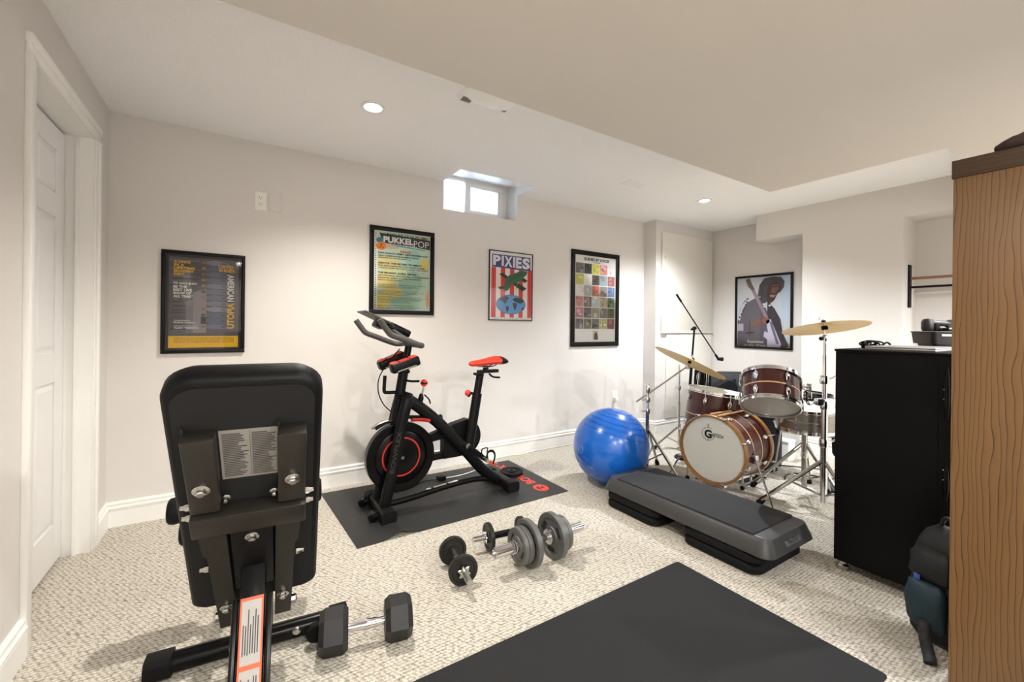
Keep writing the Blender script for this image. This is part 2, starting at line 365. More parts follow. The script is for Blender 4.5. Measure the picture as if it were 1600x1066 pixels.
# galvanised well outside
GALV = mat('pale_window_well', (205, 208, 214), 0.5, 0.0, var=.1, nscale=30)
pl = []
for i in range(41):
    t = PI * i / 40; r = .62 
    pl.append((1.74 + r * math.cos(t), 3.47 + r * .75 * math.sin(t)))
rings = []
for k in range(21):
    z = 1.75 + k * .045; q = 1 + .02 * math.sin(k * PI / 2)
    rings.append([(1.74 + (x - 1.74) * q, 3.47 + (y - 3.47) * q, z) for x, y in pl])
struct(MB().loft(rings, caps=False, closed=False).build('window_well', GALV), 'corrugated window well outside the basement window', 'window well')
struct(MB().box(.9, 2.6, 3.46, 4.1, 1.70, 1.76).build('window_well_gravel', mat('gravel', (150, 146, 140), .95, var=.3, nscale=90)), 'gravel bed at the bottom of the window well', 'gravel')

# ================================================================== recessed lamps and added fill lamps
LENS = emit_mat('lamp_lens', (1.0, 0.95, 0.88), 14.0)
lamp_names = ['recessed ceiling light nearest the supply vent above the poster wall', 'recessed ceiling light above the drum kit',
              'recessed light in the bulkhead over the floor mat', 'recessed light in the bulkhead in front of the niche',
              'recessed light behind the viewpoint, first from the door side', 'recessed light behind the viewpoint, second from the door side',
              'recessed light behind the viewpoint, third from the door side', 'recessed light behind the viewpoint, fourth from the door side']
for (x, y, z, W_, col, ang_, bld_), lb in zip(LAMPS, lamp_names):
    t = thing('recessed_light', lb, 'ceiling light', (x, y, z), group='recessed ceiling lights')  # bulkhead ones are added fill lights in the same fitting
    MB().lathe([(.062, 0.001), (.062, -.004), (.058, -.007), (.046, -.007), (.042, -.003), (.042, .001)], (x, y, z), closed=True, n=40).build('trim_ring', TRIM, t)
    MB().lathe([(0, -.0025), (.041, -.0025)], (x, y, z), n=32).build('lens', LENS, t)
    ld = bpy.data.lights.new('lamp', 'SPOT'); ld.energy = W_; ld.color = col; ld.spot_size = math.radians(ang_); ld.spot_blend = bld_; ld.shadow_soft_size = 0.024
    lo = bpy.data.objects.new('lamp_beam', ld); COL.objects.link(lo); lo.parent = t; lo.location = (0, 0, -.03)

# ================================================================== fittings on the walls and ceiling
def wallM(x, z, y):      # local (right, up, out) -> facing -Y
    return Matrix(((1, 0, 0, x), (0, 0, -1, y), (0, 1, 0, z), (0, 0, 0, 1)))
def sideM(y, z, x):      # facing -X, right is -Y
    return Matrix(((0, 0, -1, x), (-1, 0, 0, y), (0, 1, 0, z), (0, 0, 0, 1)))
def plate(label, x0, x1, z0, z1, sockets=True):
    M = wallM((x0 + x1) / 2, (z0 + z1) / 2, YW); w_, h_ = x1 - x0, z1 - z0
    t = thing('wall_outlet' if sockets else 'blank_cover_plate', label, 'outlet' if sockets else 'cover plate', ((x0 + x1) / 2, YW, z0))
    m = MB(); p = rrect(w_, h_, .005); q = rrect(w_ - .006, h_ - .006, .004)
    m.loft([[(a, b, 0.0) for a, b in p], [(a, b, .003) for a, b in p], [(a, b, .006) for a, b in q]], M=M); m.build('plate', PLASTW if sockets else WALL, t)
    if sockets:
        for dz in (.021, -.021):
            f = MB().prism(rrect(.030, .028, .010, cy=dz), .004, .0075, M=M).build('socket', PLASTW, t)
            MB().rect(-.008, -.0058, dz - .001, dz + .009, .0078, M=M).rect(.0055, .0075, dz, dz + .008, .0078, M=M).flat(circ(.0025, 10, 0, dz - .008), .0078, M=M).build('slot', DARKSLOT, f)
    else:
        for q in (.04, -.04): MB().flat(circ(.003, 10, 0, q), .0065, M=M).build('screw', TRIM, t)
    return t
plate('white duplex outlet high on the wall between the door-side poster and the striped lettering poster', .081, .148, 1.872, 1.990)
plate('blank beige cover plate beside the high wall outlet', .161, .238, 1.872, 1.993, False)
t = plate('low white outlet with a white plug behind the blue exercise ball', 3.305, 3.385, .36, .475)
MB().box(3.318, 3.352, YW - .05, YW - .006, .372, .41, bev=.006).build('plug', PLASTW, t)
VENTW = mat('vent_white', (250, 249, 246), .4, var=.01)
# curved air register by the bulkhead and a flat register
t = thing('air_register', 'white curved plastic air register beside the bulkhead edge', 'vent', (1.07, 1.95, CE))
m = MB(); rings = []
for i in range(13):
    a = PI * i / 12; k = math.sin(a)
    rings.append([(0.93 + .28 * i / 12, 1.985 - .02 * j - .0 * k, CE - .004 - .030 * k * math.sin(PI * j / 6)) for j in range(7)])
m.loft(rings, caps=False, closed=False).box(.925, 1.215, 1.86, 1.99, CE - .004, CE, bev=.001); m.build('cover', VENTW, t)
for i in range(9): MB().box(.945 + i * .006, .947 + i * .006, 1.945, 1.985, CE - .018, CE - .0125).build('louvre', mat('vent_grey', (150, 148, 145), .6), t)
t = thing('ceiling_register', 'flat white slotted ceiling register near the drum light', 'vent', (2.71, 2.39, CE))
m = MB(); m.box(2.60, 2.82, 2.32, 2.335, CE - .006, CE, bev=.002).box(2.60, 2.82, 2.445, 2.46, CE - .006, CE, bev=.002).box(2.60, 2.615, 2.335, 2.445, CE - .006, CE, bev=.002).box(2.805, 2.82, 2.335, 2.445, CE - .006, CE, bev=.002); m.build('frame', VENTW, t)
for i in range(9): MB().box(2.615, 2.805, 2.338 + i * .012, 2.345 + i * .012, CE - .005, CE - .001).build('slat', VENTW, t)
MB().box(2.615, 2.805, 2.335, 2.445, CE - .0008, CE).build('duct_opening', mat('vent_grey', (150, 148, 145), .6), t)

# white panels on the boxed-out wall
PANELW = mat('panel_white', (222, 217, 208), .5, var=.015, nscale=6)
t = thing('wall_panel', 'upper white cupboard panel on the boxed-out wall above the crash cymbal', 'panel', (4.33, YC, 1.1))
MB().box(3.868, 4.788, YC - .022, YC, 1.105, 2.192, bev=.004).build('door', PANELW, t)
MB().box(3.868, 4.80, YC - .03, YC, 1.085, 1.105, bev=.002).build('bottom_rail', PANELW, t)
MB().box(3.905, 3.909, YC - .024, YC - .02, 1.90, 1.93).build('catch', DARKSLOT, t)
t = thing('wall_panel', 'tall lower white panel with vertical joint on the boxed-out wall', 'panel', (4.38, YC, .14))
MB().box(3.955, 4.18, YC - .02, YC, .145, 1.075, bev=.003).build('board', PANELW, t)
MB().box(4.186, 4.79, YC - .02, YC, .145, 1.075, bev=.003).build('board', PANELW, t)

# ================================================================== posters
def cm(rgb, r=.6): return mat('print_%d_%d_%d' % rgb, rgb, r, var=.05, nscale=60)
def poster(label, M, w_, h_, fw_, loc, paper, fmat=BLACKFR, depth=.018):
    t = thing('framed_poster', label, 'poster', loc, group='framed posters')
    m = MB()
    for (a, b, c, d) in ((0, w_, 0, fw_), (0, w_, h_ - fw_, h_), (0, fw_, fw_, h_ - fw_), (w_ - fw_, w_, fw_, h_ - fw_)): m.box(a, b, c, d, 0.0005, depth, bev=min(.004, fw_ * .2), M=M)
    m.build('frame', fmat, t)
    pr = MB().box(fw_ * .8, w_ - fw_ * .8, fw_ * .8, h_ - fw_ * .8, .001, .005, M=M).build('print', paper, t, smooth=False)
    MB().rect(fw_ * .9, w_ - fw_ * .9, fw_ * .9, h_ - fw_ * .9, .0115, M=M).build('glass', GLASS, t, smooth=False)
    return t, pr
WHITEI = cm((232, 230, 226)); BLACKI = cm((24, 22, 24)); YEL = cm((240, 190, 22))
class Art:
    def __init__(s, M, w_, h_): s.M, s.w, s.h, s.ms, s.b, s.n = M, w_, h_, [], MB(), 0
    def ix(s, mt, l):
        s.n += 1
        if mt not in s.ms: s.ms.append(mt)
        return s.ms.index(mt), .005 + l * .0004 + s.n * 4e-7
    def r(s, mt, x0, x1, y0, y1, l=1): k, h = s.ix(mt, l); s.b.rect(x0 * s.w, x1 * s.w, (1 - y1) * s.h, (1 - y0) * s.h, h, k, M=s.M)
    def p(s, mt, pts, l=1): k, h = s.ix(mt, l); s.b.flat([(x * s.w, (1 - y) * s.h) for x, y in pts], h, k, M=s.M)
    def t(s, mt, tx, x0, x1, y0, y1, l=3, bold=.02): k, h = s.ix(mt, l); s.b.text(tx, x0 * s.w, x1 * s.w, (1 - y1) * s.h, (1 - y0) * s.h, h, k, M=s.M, bold=bold)
    def e(s, mt, cx, cy, rx, ry, l=1, n=28): s.p(mt, [(cx + rx * math.cos(2 * PI * i / n), cy + ry * math.sin(2 * PI * i / n)) for i in range(n)], l)
    def rt(s, mt, tx, x, y, L_, Hh, ang): k, h = s.ix(mt, 7); s.b.text(tx, 0, L_, 0, Hh, h, k, M=s.M @ Matrix.Translation((x * s.w, (1 - y) * s.h, 0)) @ Matrix.Rotation(ang, 4, 'Z'), bold=.03)
    def done(s, parent, names=None):
        s.b.keepn = True; o = s.b.build('printed_artwork', s.ms, parent, smooth=False); o['kind'] = 'stuff'

# 1: theatre poster with sideways title
M = wallM(-.38, .959, YW); W1, H1 = .415, .61
t, pr = poster('black framed theatre poster with yellow band and sideways title, left of the bike', M, W1, H1, .020, (-.17, YW, .959), cm((38, 34, 40)))
A = Art(M, W1, H1)
A.r(cm((96, 90, 94)), .085, .915, .06, .83, 1)
for i in range(34):
    y = .065 + i * .0222; g = random.choice([40, 55, 66, 95, 110]); A.r(cm((g + 6, g, g + 4)), .085 + random.random() * .05, .30 + random.random() * .25, y, y + .004 + random.random() * .009, 2)
A.p(cm((150, 143, 148)), [(.36, .40), (.52, .36), (.52, .80), (.36, .80)], 2)
A.p(cm((118, 112, 120)), [(.28, .50), (.36, .47), (.36, .80), (.28, .80)], 2)
sk = [(150, 110, 88), (92, 62, 48), (176, 138, 116)]
for i in range(12):                      # row of grey-suited dancers lying sideways
    y = .10 + i * .058
    A.p(cm(random.choice([(118, 122, 146), (132, 134, 154), (98, 104, 132), (150, 150, 160)])), [(.52, y - .012), (.62, y - .028), (.76, y - .012), (.80, y + .004), (.74, y + .018), (.60, y + .026), (.52, y + .012)], 3)
    A.e(cm(random.choice(sk)), .485, y, .028, .014, 4, 12)
    A.r(cm((58, 48, 62)), .70, .76, y - .004, y + .006, 5)
A.r(cm((30, 44, 50)), .455, .52, .64, .71, 4)
for i, s in enumerate(['A ONCE', 'IN A', 'LIFETIME', 'BROADWAY', 'EVENT']): A.t(YEL, s, .14, [.33, .26, .385, .37, .26][i], .095 + i * .030, .119 + i * .030, 6, .05)
for i, s in enumerate(['"IT MAY JUST', 'BE THE', 'BEST LIVE', 'SHOW OF', 'ALL TIME."']): A.t(WHITEI, s, .135, [.41, .29, .35, .34, .36][i], .306 + i * .031, .332 + i * .031, 6, .05)
A.r(YEL, .145, .185, .470, .474, 6)
A.t(WHITEI, 'CHOREOGRAPHY BY', .145, .33, .672, .684, 6); A.t(WHITEI, 'MUSICAL STAGING', .145, .385, .690, .707, 6)
A.t(WHITEI, 'PRODUCTION CONSULTANT', .145, .42, .728, .738, 6); A.t(WHITEI, 'ALEX TIMBERS', .145, .43, .743, .760, 6)
A.t(YEL, 'DAVID', .665, .845, .115, .147, 7, .03); A.t(YEL, 'BYRNE\'S', .67, .86, .152, .184, 7, .03)
A.rt(WHITEI, 'AMERICAN', .775, .205, .275 * H1, .085 * W1, -PI / 2)
A.rt(YEL, 'UTOPIA', .865, .755, .26 * H1, .09 * W1, PI / 2)
A.r(YEL, .085, .915, .83, .945, 2)
for i in range(4): A.t(BLACKI, 'CREDITS AND CAST OF THE SHOW AND BAND ON STAGE'[i * 3:], .15, .86, .845 + i * .014, .854 + i * .014, 3, 0)
A.done(pr, {WHITEI.name: 'white_lettering', YEL.name: 'yellow_print'})

# 2: festival line-up poster
M = wallM(.803, 1.222, YW); W2, H2 = .503, .653
t, pr = poster('large black framed festival line-up poster above the bike handlebars', M, W2, H2, .032, (1.05, YW, 1.222), cm((205, 222, 205)))
A = Art(M, W2, H2); random.seed(11)
A.r(cm((196, 216, 196)), .07, .93, .06, .94, 1)
for cx, cy, rx, ry, c in ((.30, .16, .3, .1, (206, 186, 168)), (.80, .14, .14, .08, (214, 170, 140)), (.28, .42, .24, .1, (216, 206, 150)), (.84, .40, .10, .08, (228, 212, 120)), (.66, .34, .18, .12, (168, 206, 192)), (.24, .62, .2, .12, (222, 208, 140)), (.62, .62, .26, .16, (168, 206, 184)), (.2, .84, .14, .1, (230, 218, 124)), (.55, .86, .3, .09, (172, 210, 186)), (.90, .82, .04, .12, (222, 158, 104)), (.45, .52, .16, .08, (204, 218, 168)), (.36, .74, .18, .08, (226, 214, 138))):
    A.e(cm(c), cx, cy, rx * .72, ry * .9, 2, 20)
A.r(WHITEI, .075, .115, .07, .93, 3)
for i in range(34): A.r(BLACKI, .082, .100, .08 + i * .0252, .091 + i * .0252, 4)
A.p(cm((48, 52, 60)), [(.14, .075), (.93, .10), (.93, .215), (.70, .20), (.20, .185)], 3)
A.p(cm((40, 130, 140)), [(.10, .14), (.18, .12), (.20, .17), (.15, .19), (.10, .18)], 4); A.p(cm((40, 130, 140)), [(.30, .19), (.85, .225), (.85, .232), (.30, .203)], 4)
A.t(BLACKI, 'AUGUST 23.24.25. 2001', .24, .90, .068, .098, 5, .03)
A.t(WHITEI, 'PUKKEL', .20, .66, .108, .180, 6, .045); A.t(WHITEI, 'POP', .665, .91, .122, .196, 6, 0)
A.t(WHITEI, 'KIEWIT-HASSELT', .30, .72, .190, .206, 6, .01)
A.e(cm((228, 128, 40)), .165, .225, .075, .045, 5); A.t(BLACKI, '3', .15, .18, .195, .222, 6, .03); A.t(BLACKI, 'DAYS', .12, .21, .230, .248, 6, .02)
A.t(cm((190, 60, 40)), 'KEIHO', .46, .62, .252, .285, 5, .03)
def lines(y, rows):
    for i, (s, x1, hh) in enumerate(rows): A.t(BLACKI, s, .125, x1, y, y + hh * 1.15, 5, .045 if hh > .018 else .03); y += hh + .012
lines(.290, [('PAPA ROACH, XZIBIT, NEW MODERN DAY', .90, .020), ('GREAT UNDERGROUND BASEMENT NIGHTS', .74, .015), ('FEAR FACTORY, GUITAR BAND + DJ', .62, .013)])
lines(.405, [('GENTLE, THE SISTERS OF MERCY', .80, .020), ('THE EXPLOSION IN LATE NIGHT STAGE', .84, .015), ('A FRIEND FROM THE NORTH, STEREO AND GUESTS', .90, .013)])
lines(.515, [('THE PRODIGY, KORN, TRICKY,', .72, .022), ('GRANDE BAND, MICHAEL FRANTI & SPEARHEAD', .92, .015), ('EMINENCE, STEREO LOUNGE ORCHESTRA', .78, .014), ('MERCY, HOTEL SUNDAY', .50, .012)])
for y in (.655, .675, .69, .728, .743, .757, .771, .795, .808, .821, .834, .847, .861, .895, .915, .93): A.t(BLACKI, random.choice(['DANCE HALL CLUB STAGE MARQUEE SESSIONS', 'TICKETS AND BUS TRAVEL FROM THE STATION', 'BOILER ROOM CHATEAU WITH LATE DJ SETS']), .125, .6 + random.random() * .3, y, y + .009, 5, .02)
A.r(cm((226, 196, 50)), .115, .18, .90, .925, 4)
A.done(pr, {WHITEI.name: 'white_lettering', BLACKI.name: 'black_lettering'})

# 3: striped gig poster, thin frame
M = wallM(1.808, 1.192, YW); W3, H3 = .459, .61
t, pr = poster('thin framed red and white striped poster with blue world oval', M, W3, H3, .008, (2.04, YW, 1.192), cm((236, 233, 228)), depth=.012)
A = Art(M, W3, H3); R_ = cm((214, 44, 34)); BL = cm((84, 160, 220)); GR = cm((52, 104, 70)); DG = cm((30, 44, 36)); NV = cm((72, 76, 140))
for i in range(5): A.r(R_, .055 + i * .206, .055 + i * .206 + .098, .24, .955, 1)
A.p(NV, [(.065, .055), (.945, .055), (.945, .255), (.62, .252), (.065, .235)], 2)
for i, (c, a, b) in enumerate((('P', .085, .255), ('I', .275, .325), ('X', .335, .52), ('I', .535, .585), ('E', .60, .735), ('S', .75, .93))):
    A.t(BLACKI, c, a + .012, b + .016, .075, .225 + i * .004, 3, .06); A.t(cm((228, 226, 236)), c, a, b, .07, .215 + i * .004, 4, .05)
A.p(DG, [(.22, .335), (.30, .315), (.86, .52), (.76, .565), (.60, .50)], 3); A.p(DG, [(.20, .52), (.34, .50), (.36, .545), (.24, .555)], 3); A.p(DG, [(.72, .34), (.88, .40), (.82, .435), (.68, .40)], 3)
A.p(GR, [(.34, .50), (.36, .40), (.46, .335), (.60, .30), (.74, .255), (.87, .262), (.86, .31), (.78, .36), (.74, .41), (.64, .44), (.52, .47), (.42, .56), (.34, .57)], 4)
for pts in ([(.40, .52), (.36, .585), (.44, .55)], [(.62, .44), (.60, .55), (.66, .46)]): A.p(GR, pts, 5)
for i in range(7): A.p(cm((36, 76, 52)), [(.42 + i * .05, .45 - i * .022), (.47 + i * .05, .40 - i * .022), (.475 + i * .05, .41 - i * .022), (.43 + i * .05, .46 - i * .022)], 5)
A.e(cm((26, 40, 80)), .50, .765, .335, .142, 3, 40); A.e(BL, .50, .765, .325, .136, 4, 40)
for i in range(-3, 4): 
    A.r(cm((56, 116, 180)), .50 + i * .09 - .002, .50 + i * .09 + .002, .765 - .13 * math.sqrt(1 - (i * .09 / .33) ** 2), .765 + .13 * math.sqrt(1 - (i * .09 / .33) ** 2), 5)
    A.r(cm((56, 116, 180)), .50 - .32 * math.sqrt(1 - (i * .04 / .14) ** 2), .50 + .32 * math.sqrt(1 - (i * .04 / .14) ** 2), .765 + i * .04 - .0015, .765 + i * .04 + .0015, 5)
for pts in ([(.25, .68), (.36, .645), (.45, .665), (.40, .71), (.37, .76), (.31, .73), (.24, .71)], [(.38, .785), (.45, .80), (.44, .85), (.40, .885), (.38, .83)], [(.52, .69), (.60, .66), (.74, .67), (.80, .71), (.72, .75), (.66, .74), (.58, .72)], [(.53, .74), (.62, .74), (.63, .79), (.58, .86), (.55, .80)], [(.74, .81), (.79, .805), (.79, .84), (.74, .84)]): A.p(DG, pts, 6)
A.t(BLACKI, 'MARCH 7, 2003   THE TOWN BALLROOM   ADVANCE $15', .10, .92, .968, .982, 3, 0)
A.done(pr)

# 4: album-cover grid
M = wallM(2.727, .948, YW); W4, H4 = .657, .957
t, pr = poster('tall black framed poster with a grid of small record covers', M, W4, H4, .046, (3.055, YW, .948), cm((234, 232, 228)))
A = Art(M, W4, H4); random.seed(5)
A.t(BLACKI, 'GUIDED BY VOICES', .25, .78, .068, .100, 2, .04); A.t(BLACKI, 'THE ALBUMS', .43, .59, .108, .119, 2, .02)
gx = .093; px_ = .165; gy = .13; py_ = .1155
pal = [(120, 110, 112), (70, 66, 62), (222, 214, 60), (222, 130, 128), (226, 222, 218), (214, 212, 90), (232, 230, 226), (96, 82, 66), (148, 170, 176), (176, 96, 92), (236, 234, 230), (176, 188, 190), (216, 118, 92), (148, 132, 128), (92, 120, 168), (222, 150, 138), (130, 118, 110), (186, 204, 212), (196, 186, 140), (110, 128, 96), (188, 120, 140), (112, 104, 100), (158, 148, 120), (128, 112, 118), (104, 122, 54), (124, 112, 110), (132, 122, 96), (122, 112, 116), (190, 190, 112), (150, 84, 80)]
for k, c in enumerate(pal):
    i, j = k % 5, k // 5; x0 = gx + i * px_; y0 = gy + j * py_; x1 = x0 + .157; y1 = y0 + .107
    c = tuple(int(v * .72 + .28 * (sum(c) / 3 + 18)) for v in c); A.r(cm(c), x0, x1, y0, y1, 1)
    for q in range(4):
        dl = random.randint(-45, 70); g = tuple(max(12, min(240, v + dl + random.randint(-14, 14))) for v in c); a = x0 + random.random() * .10; b = y0 + random.random() * .07
        A.r(cm(g), a, min(x1, a + .02 + random.random() * .05), b, min(y1, b + .012 + random.random() * .035), 2 + q)
A.r(cm((206, 196, 170)), gx + 2.15 * px_, gx + 2.8 * px_, gy + 6 * py_ + .01, gy + 6 * py_ + .105, 1); A.p(cm((82, 70, 54)), [(.47, .93), (.48, .87), (.52, .845), (.55, .88), (.56, .93)], 2)
A.done(pr)

# 5: guitarist photograph on the far wall
M = sideM(2.75, .925, XA); W5, H5 = .61, .812
t, pr = poster('black framed photograph of a guitarist on the far wall behind the drums', M, W5, H5, .024, (XA, 2.445, .925), cm((196, 200, 202)))
A = Art(M, W5, H5); G1 = cm((96, 88, 96)); G2 = cm((58, 52, 58)); SKN = cm((120, 84, 72)); SK2 = cm((72, 48, 44)); LAC = cm((150, 128, 136))
A.r(cm((188, 200, 212)), .80, .955, .03, .60, 1)
A.p(cm((74, 70, 74)), [(.40, .33), (.44, .14), (.52, .055), (.66, .035), (.80, .05), (.86, .11), (.85, .19), (.78, .26), (.72, .20), (.60, .22), (.60, .36), (.50, .40)], 2)
A.p(SK2, [(.60, .13), (.70, .10), (.82, .14), (.80, .22), (.74, .28), (.70, .35), (.62, .40), (.57, .36), (.57, .22)], 3); A.p(SKN, [(.66, .15), (.76, .15), (.77, .20), (.70, .26), (.64, .25)], 4)
A.p(cm((178, 130, 122)), [(.63, .275), (.72, .285), (.68, .315), (.62, .30)], 5); A.r(cm((40, 26, 26)), .66, .78, .165, .178, 5)
A.p(G1, [(.05, .62), (.10, .44), (.18, .335), (.34, .29), (.50, .36), (.58, .50), (.60, .70), (.58, .97), (.05, .97)], 2)
A.p(G2, [(.58, .36), (.70, .46), (.80, .60), (.84, .78), (.94, .95), (.90, .97), (.66, .97), (.58, .70)], 2)
A.p(cm((206, 198, 204)), [(.05, .60), (.12, .42), (.20, .34), (.34, .285), (.48, .30), (.36, .315), (.22, .37), (.14, .46), (.09, .62)], 3)
for i in range(7): A.e(cm((50, 44, 50)), .085 + .035 * i * (1 - i * .05), .57 - .042 * i, .016, .014, 4, 10)
A.p(LAC, [(.205, .055), (.26, .04), (.60, .58), (.55, .60)], 5); A.p(cm((110, 84, 78)), [(.19, .05), (.27, .035), (.31, .12), (.36, .19), (.32, .21), (.24, .15)], 6)
A.p(SKN, [(.27, .66), (.40, .60), (.52, .57), (.60, .59), (.60, .64), (.50, .68), (.38, .71), (.28, .71)], 6); A.e(cm((134, 94, 82)), .56, .62, .065, .045, 7, 16)
A.p(cm((196, 190, 206)), [(.56, .62), (.64, .60), (.82, .93), (.80, .97), (.64, .97), (.60, .88), (.52, .83), (.54, .76), (.60, .78)], 7); A.p(cm((112, 104, 120)), [(.62, .64), (.66, .63), (.78, .92), (.74, .93)], 8)
A.r(cm((172, 164, 170)), .05, .16, .66, .76, 5); A.p(cm((44, 38, 42)), [(.20, .78), (.36, .77), (.36, .785), (.20, .80)], 6); A.r(cm((52, 46, 50)), .27, .285, .62, .84, 6)
A.p(cm((90, 60, 56)), [(.80, .88), (.92, .91), (.94, .955), (.82, .95)], 5)
for cx, cy in ((.52, .40), (.53, .43), (.62, .42)): A.e(cm((226, 220, 224)), cx, cy, .02, .012, 8, 10)
A.t(WHITEI, 'Experience', .24, .52, .885, .935, 8, .01); A.t(WHITEI, 'in the West', .18, .56, .94, .965, 8, .01)
A.done(pr)
# ================================================================== weight bench seen from behind
BR = math.radians(-5.5); BW = V((math.cos(BR), math.sin(BR), 0)); BL_ = V((-math.sin(BR), math.cos(BR), 0)); BP = V((.085, 1.735, 0))
def bl(x, y, z): return BP + BW * x + BL_ * y + UP * z
bb = bl(0, -.35, .385); bt = bl(0, -.75, 1.03); bv = (bt - bb).normalized(); bn = BW.cross(bv)       # bn points to the camera side
BM = Matrix(((BW.x, bv.x, bn.x, bb.x), (BW.y, bv.y, bn.y, bb.y), (BW.z, bv.z, bn.z, bb.z), (0, 0, 0, 1)))
bench = thing('weight_bench', 'black padded incline weight bench seen from behind with grey steel brackets', 'weight bench', tuple(BP), BR)
def pad_outline(wb, wt, s0, s1, r, ins=0):
    out = []
    for sx, sy, a in ((1, 1, 0), (-1, 1, 90), (-1, -1, 180), (1, -1, 270)):
        hw = (wt if sy > 0 else wb) - ins; sc = (s1 - ins if sy > 0 else s0 + ins); rr = r if sy > 0 else r * .6
        for i in range(8):
            t = math.radians(a + 90 * i / 7); out.append((sx * (hw - rr) + rr * math.cos(t), sc - sy * rr + rr * math.sin(t)))
    return out
m = MB(); m.loft([[(x, y, t) for x, y in pad_outline(.150, .142, -.02, .762, .055, i)] for t, i in ((.0, .010), (-.006, .003), (-.016, 0), (-.042, 0), (-.056, .006), (-.064, .02))], M=BM)
m.build('backrest_pad', BLK_VINYL, bench, ang=50)
MB().prism(pad_outline(.134, .126, 0, .742, .045), 0, .004, M=BM).build('backing_board', mat('black_board', (4, 4, 4), .85), bench)
STEEL = GREYMETAL
for sx in (-1, 1):
    m = MB(); a, b = sorted((sx * .055, sx * .111))
    m.box(a, b, .425, .64, .004, .040, bev=.004, M=BM); m.box(a, a + .004, .425, .655, .004, .016, M=BM); m.build('upright_channel', STEEL, bench)
    m = MB(); p0 = [(sx * .050, .345), (sx * .104, .345), (sx * .099, .275), (sx * .092, .26), (sx * .084, -.057), (sx * .044, -.057)]
    m.prism(p0 if sx > 0 else p0[::-1], .006, .040, M=BM); m.build('lower_bracket', STEEL, bench, ang=20)
    br = MB().box(sx * .077 - .0, sx * .077 + .001, .0, .001, 0, .001, M=BM)
    def bolt(u, s, t, r=.013):
        b_ = MB(); b_.lathe([(0, 0), (r * 1.25, 0), (r * 1.25, .003), (r * .95, .0045)], (u, s, t), n=20, M=BM); b_.lathe([(r * .75, 0), (r * .75, .009), (r * .55, .011), (0, .011)], (u, s, t + .003), n=6, M=BM)
        return b_
    bolt(sx * .085, .503, .040, .013).build('bolt', CHROMED, bench); bolt(sx * .065, .042, .040, .012).build('bolt', CHROMED, bench)
    bolt(sx * .047, .442, .016, .008).build('bolt', CHROMED, bench)
    for s0 in (.434, .398, .197):
        x = sx * (.112 if s0 > .3 else .095); MB().lathe([(.009, 0), (.009, .007), (.006, .012), (.006, .018), (0, .018)], (x, s0, .022), (sx, 0, 0), n=8, M=BM).build('side_bolt', CHROMED, bench)
    MB().lathe([(.013, 0), (.013, .012), (.009, .016), (0, .016)], (sx * .084, -.035, .02), (sx, 0, 0), n=8, M=BM).build('side_bolt', CHROMED, bench)
m = MB(); m.box(-.114, .114, .348, .412, .004, .046, bev=.004, M=BM); m.build('cross_bar', STEEL, bench)
m = MB(); m.box(-.045, .045, .10, .345, .004, .034, bev=.004, M=BM); m.build('hinge_box', BLK_SATIN, bench)
b_ = MB(); b_.lathe([(0, 0), (.015, 0), (.015, .003), (.011, .0045)], (0, .312, .034), n=20, M=BM).lathe([(.008, 0), (.008, .009), (0, .011)], (0, .312, .037), n=6, M=BM); b_.build('bolt', CHROMED, bench)
lab = MB().box(-.052, .058, .488, .632, .004, .0055, M=BM).build('instruction_label', mat('grey_label', (128, 124, 118), .5), bench)
m = MB(); random.seed(3)
for c0, c1 in ((-.047, .0), (.006, .053)):
    s0 = .62
    while s0 > .495:
        m.rect(c0, c0 + (c1 - c0) * random.uniform(.6, 1), s0, s0 + .003, .0059, M=BM); s0 -= .0052
m.rect(.0025, .0033, .492, .63, .0059, M=BM); o = m.build('label_print', mat('label_ink', (58, 55, 52), .6), lab, smooth=False); o['kind'] = 'stuff'
# support strut with the warning label, descending to the rear foot
s0, s1 = bl(0, -.455, .575), bl(0, -.735, .075); sd = (s0 - s1).normalized(); sn = BW.cross(sd); SL = (s0 - s1).length
SM = Matrix(((BW.x, sd.x, sn.x, s1.x), (BW.y, sd.y, sn.y, s1.y), (BW.z, sd.z, sn.z, s1.z), (0, 0, 0, 1)))
MB().box(-.027, .027, 0, SL, -.05, 0, bev=.005, M=SM).build('support_strut', BLK_GLOSS, bench)
for sx in (-1, 1): MB().box(sx * .036 - .006, sx * .036 + .006, 0, SL - .12, -.06, .002, bev=.003, M=SM).build('side_plate', BLK_GLOSS, bench)
def on_strut(py):    # strut coordinate from a height along it
    return SL * py
lab = MB().box(-.0245, .0245, .06, .452, 0, .0012, M=SM).build('warning_label', mat('label_orange', (214, 92, 48), .5), bench)
for a, b in ((.315, .445), (.16, .305), (.065, .15)):
    MB().rect(-.0205, .0205, a, b, .0016, M=SM).build('label_field', mat('label_grey', (168, 164, 160), .5), lab, smooth=False)
m = MB()
for a, b in ((.315, .445), (.16, .305), (.065, .15)):
    for i in range(7): m.rect(-.017 + i * .005, -.0148 + i * .005, a + .012 + random.random() * .01, b - .012 - random.random() * .04, .002, M=SM)
o = m.build('label_print', mat('label_ink', (58, 55, 52), .6), lab, smooth=False); o['kind'] = 'stuff'
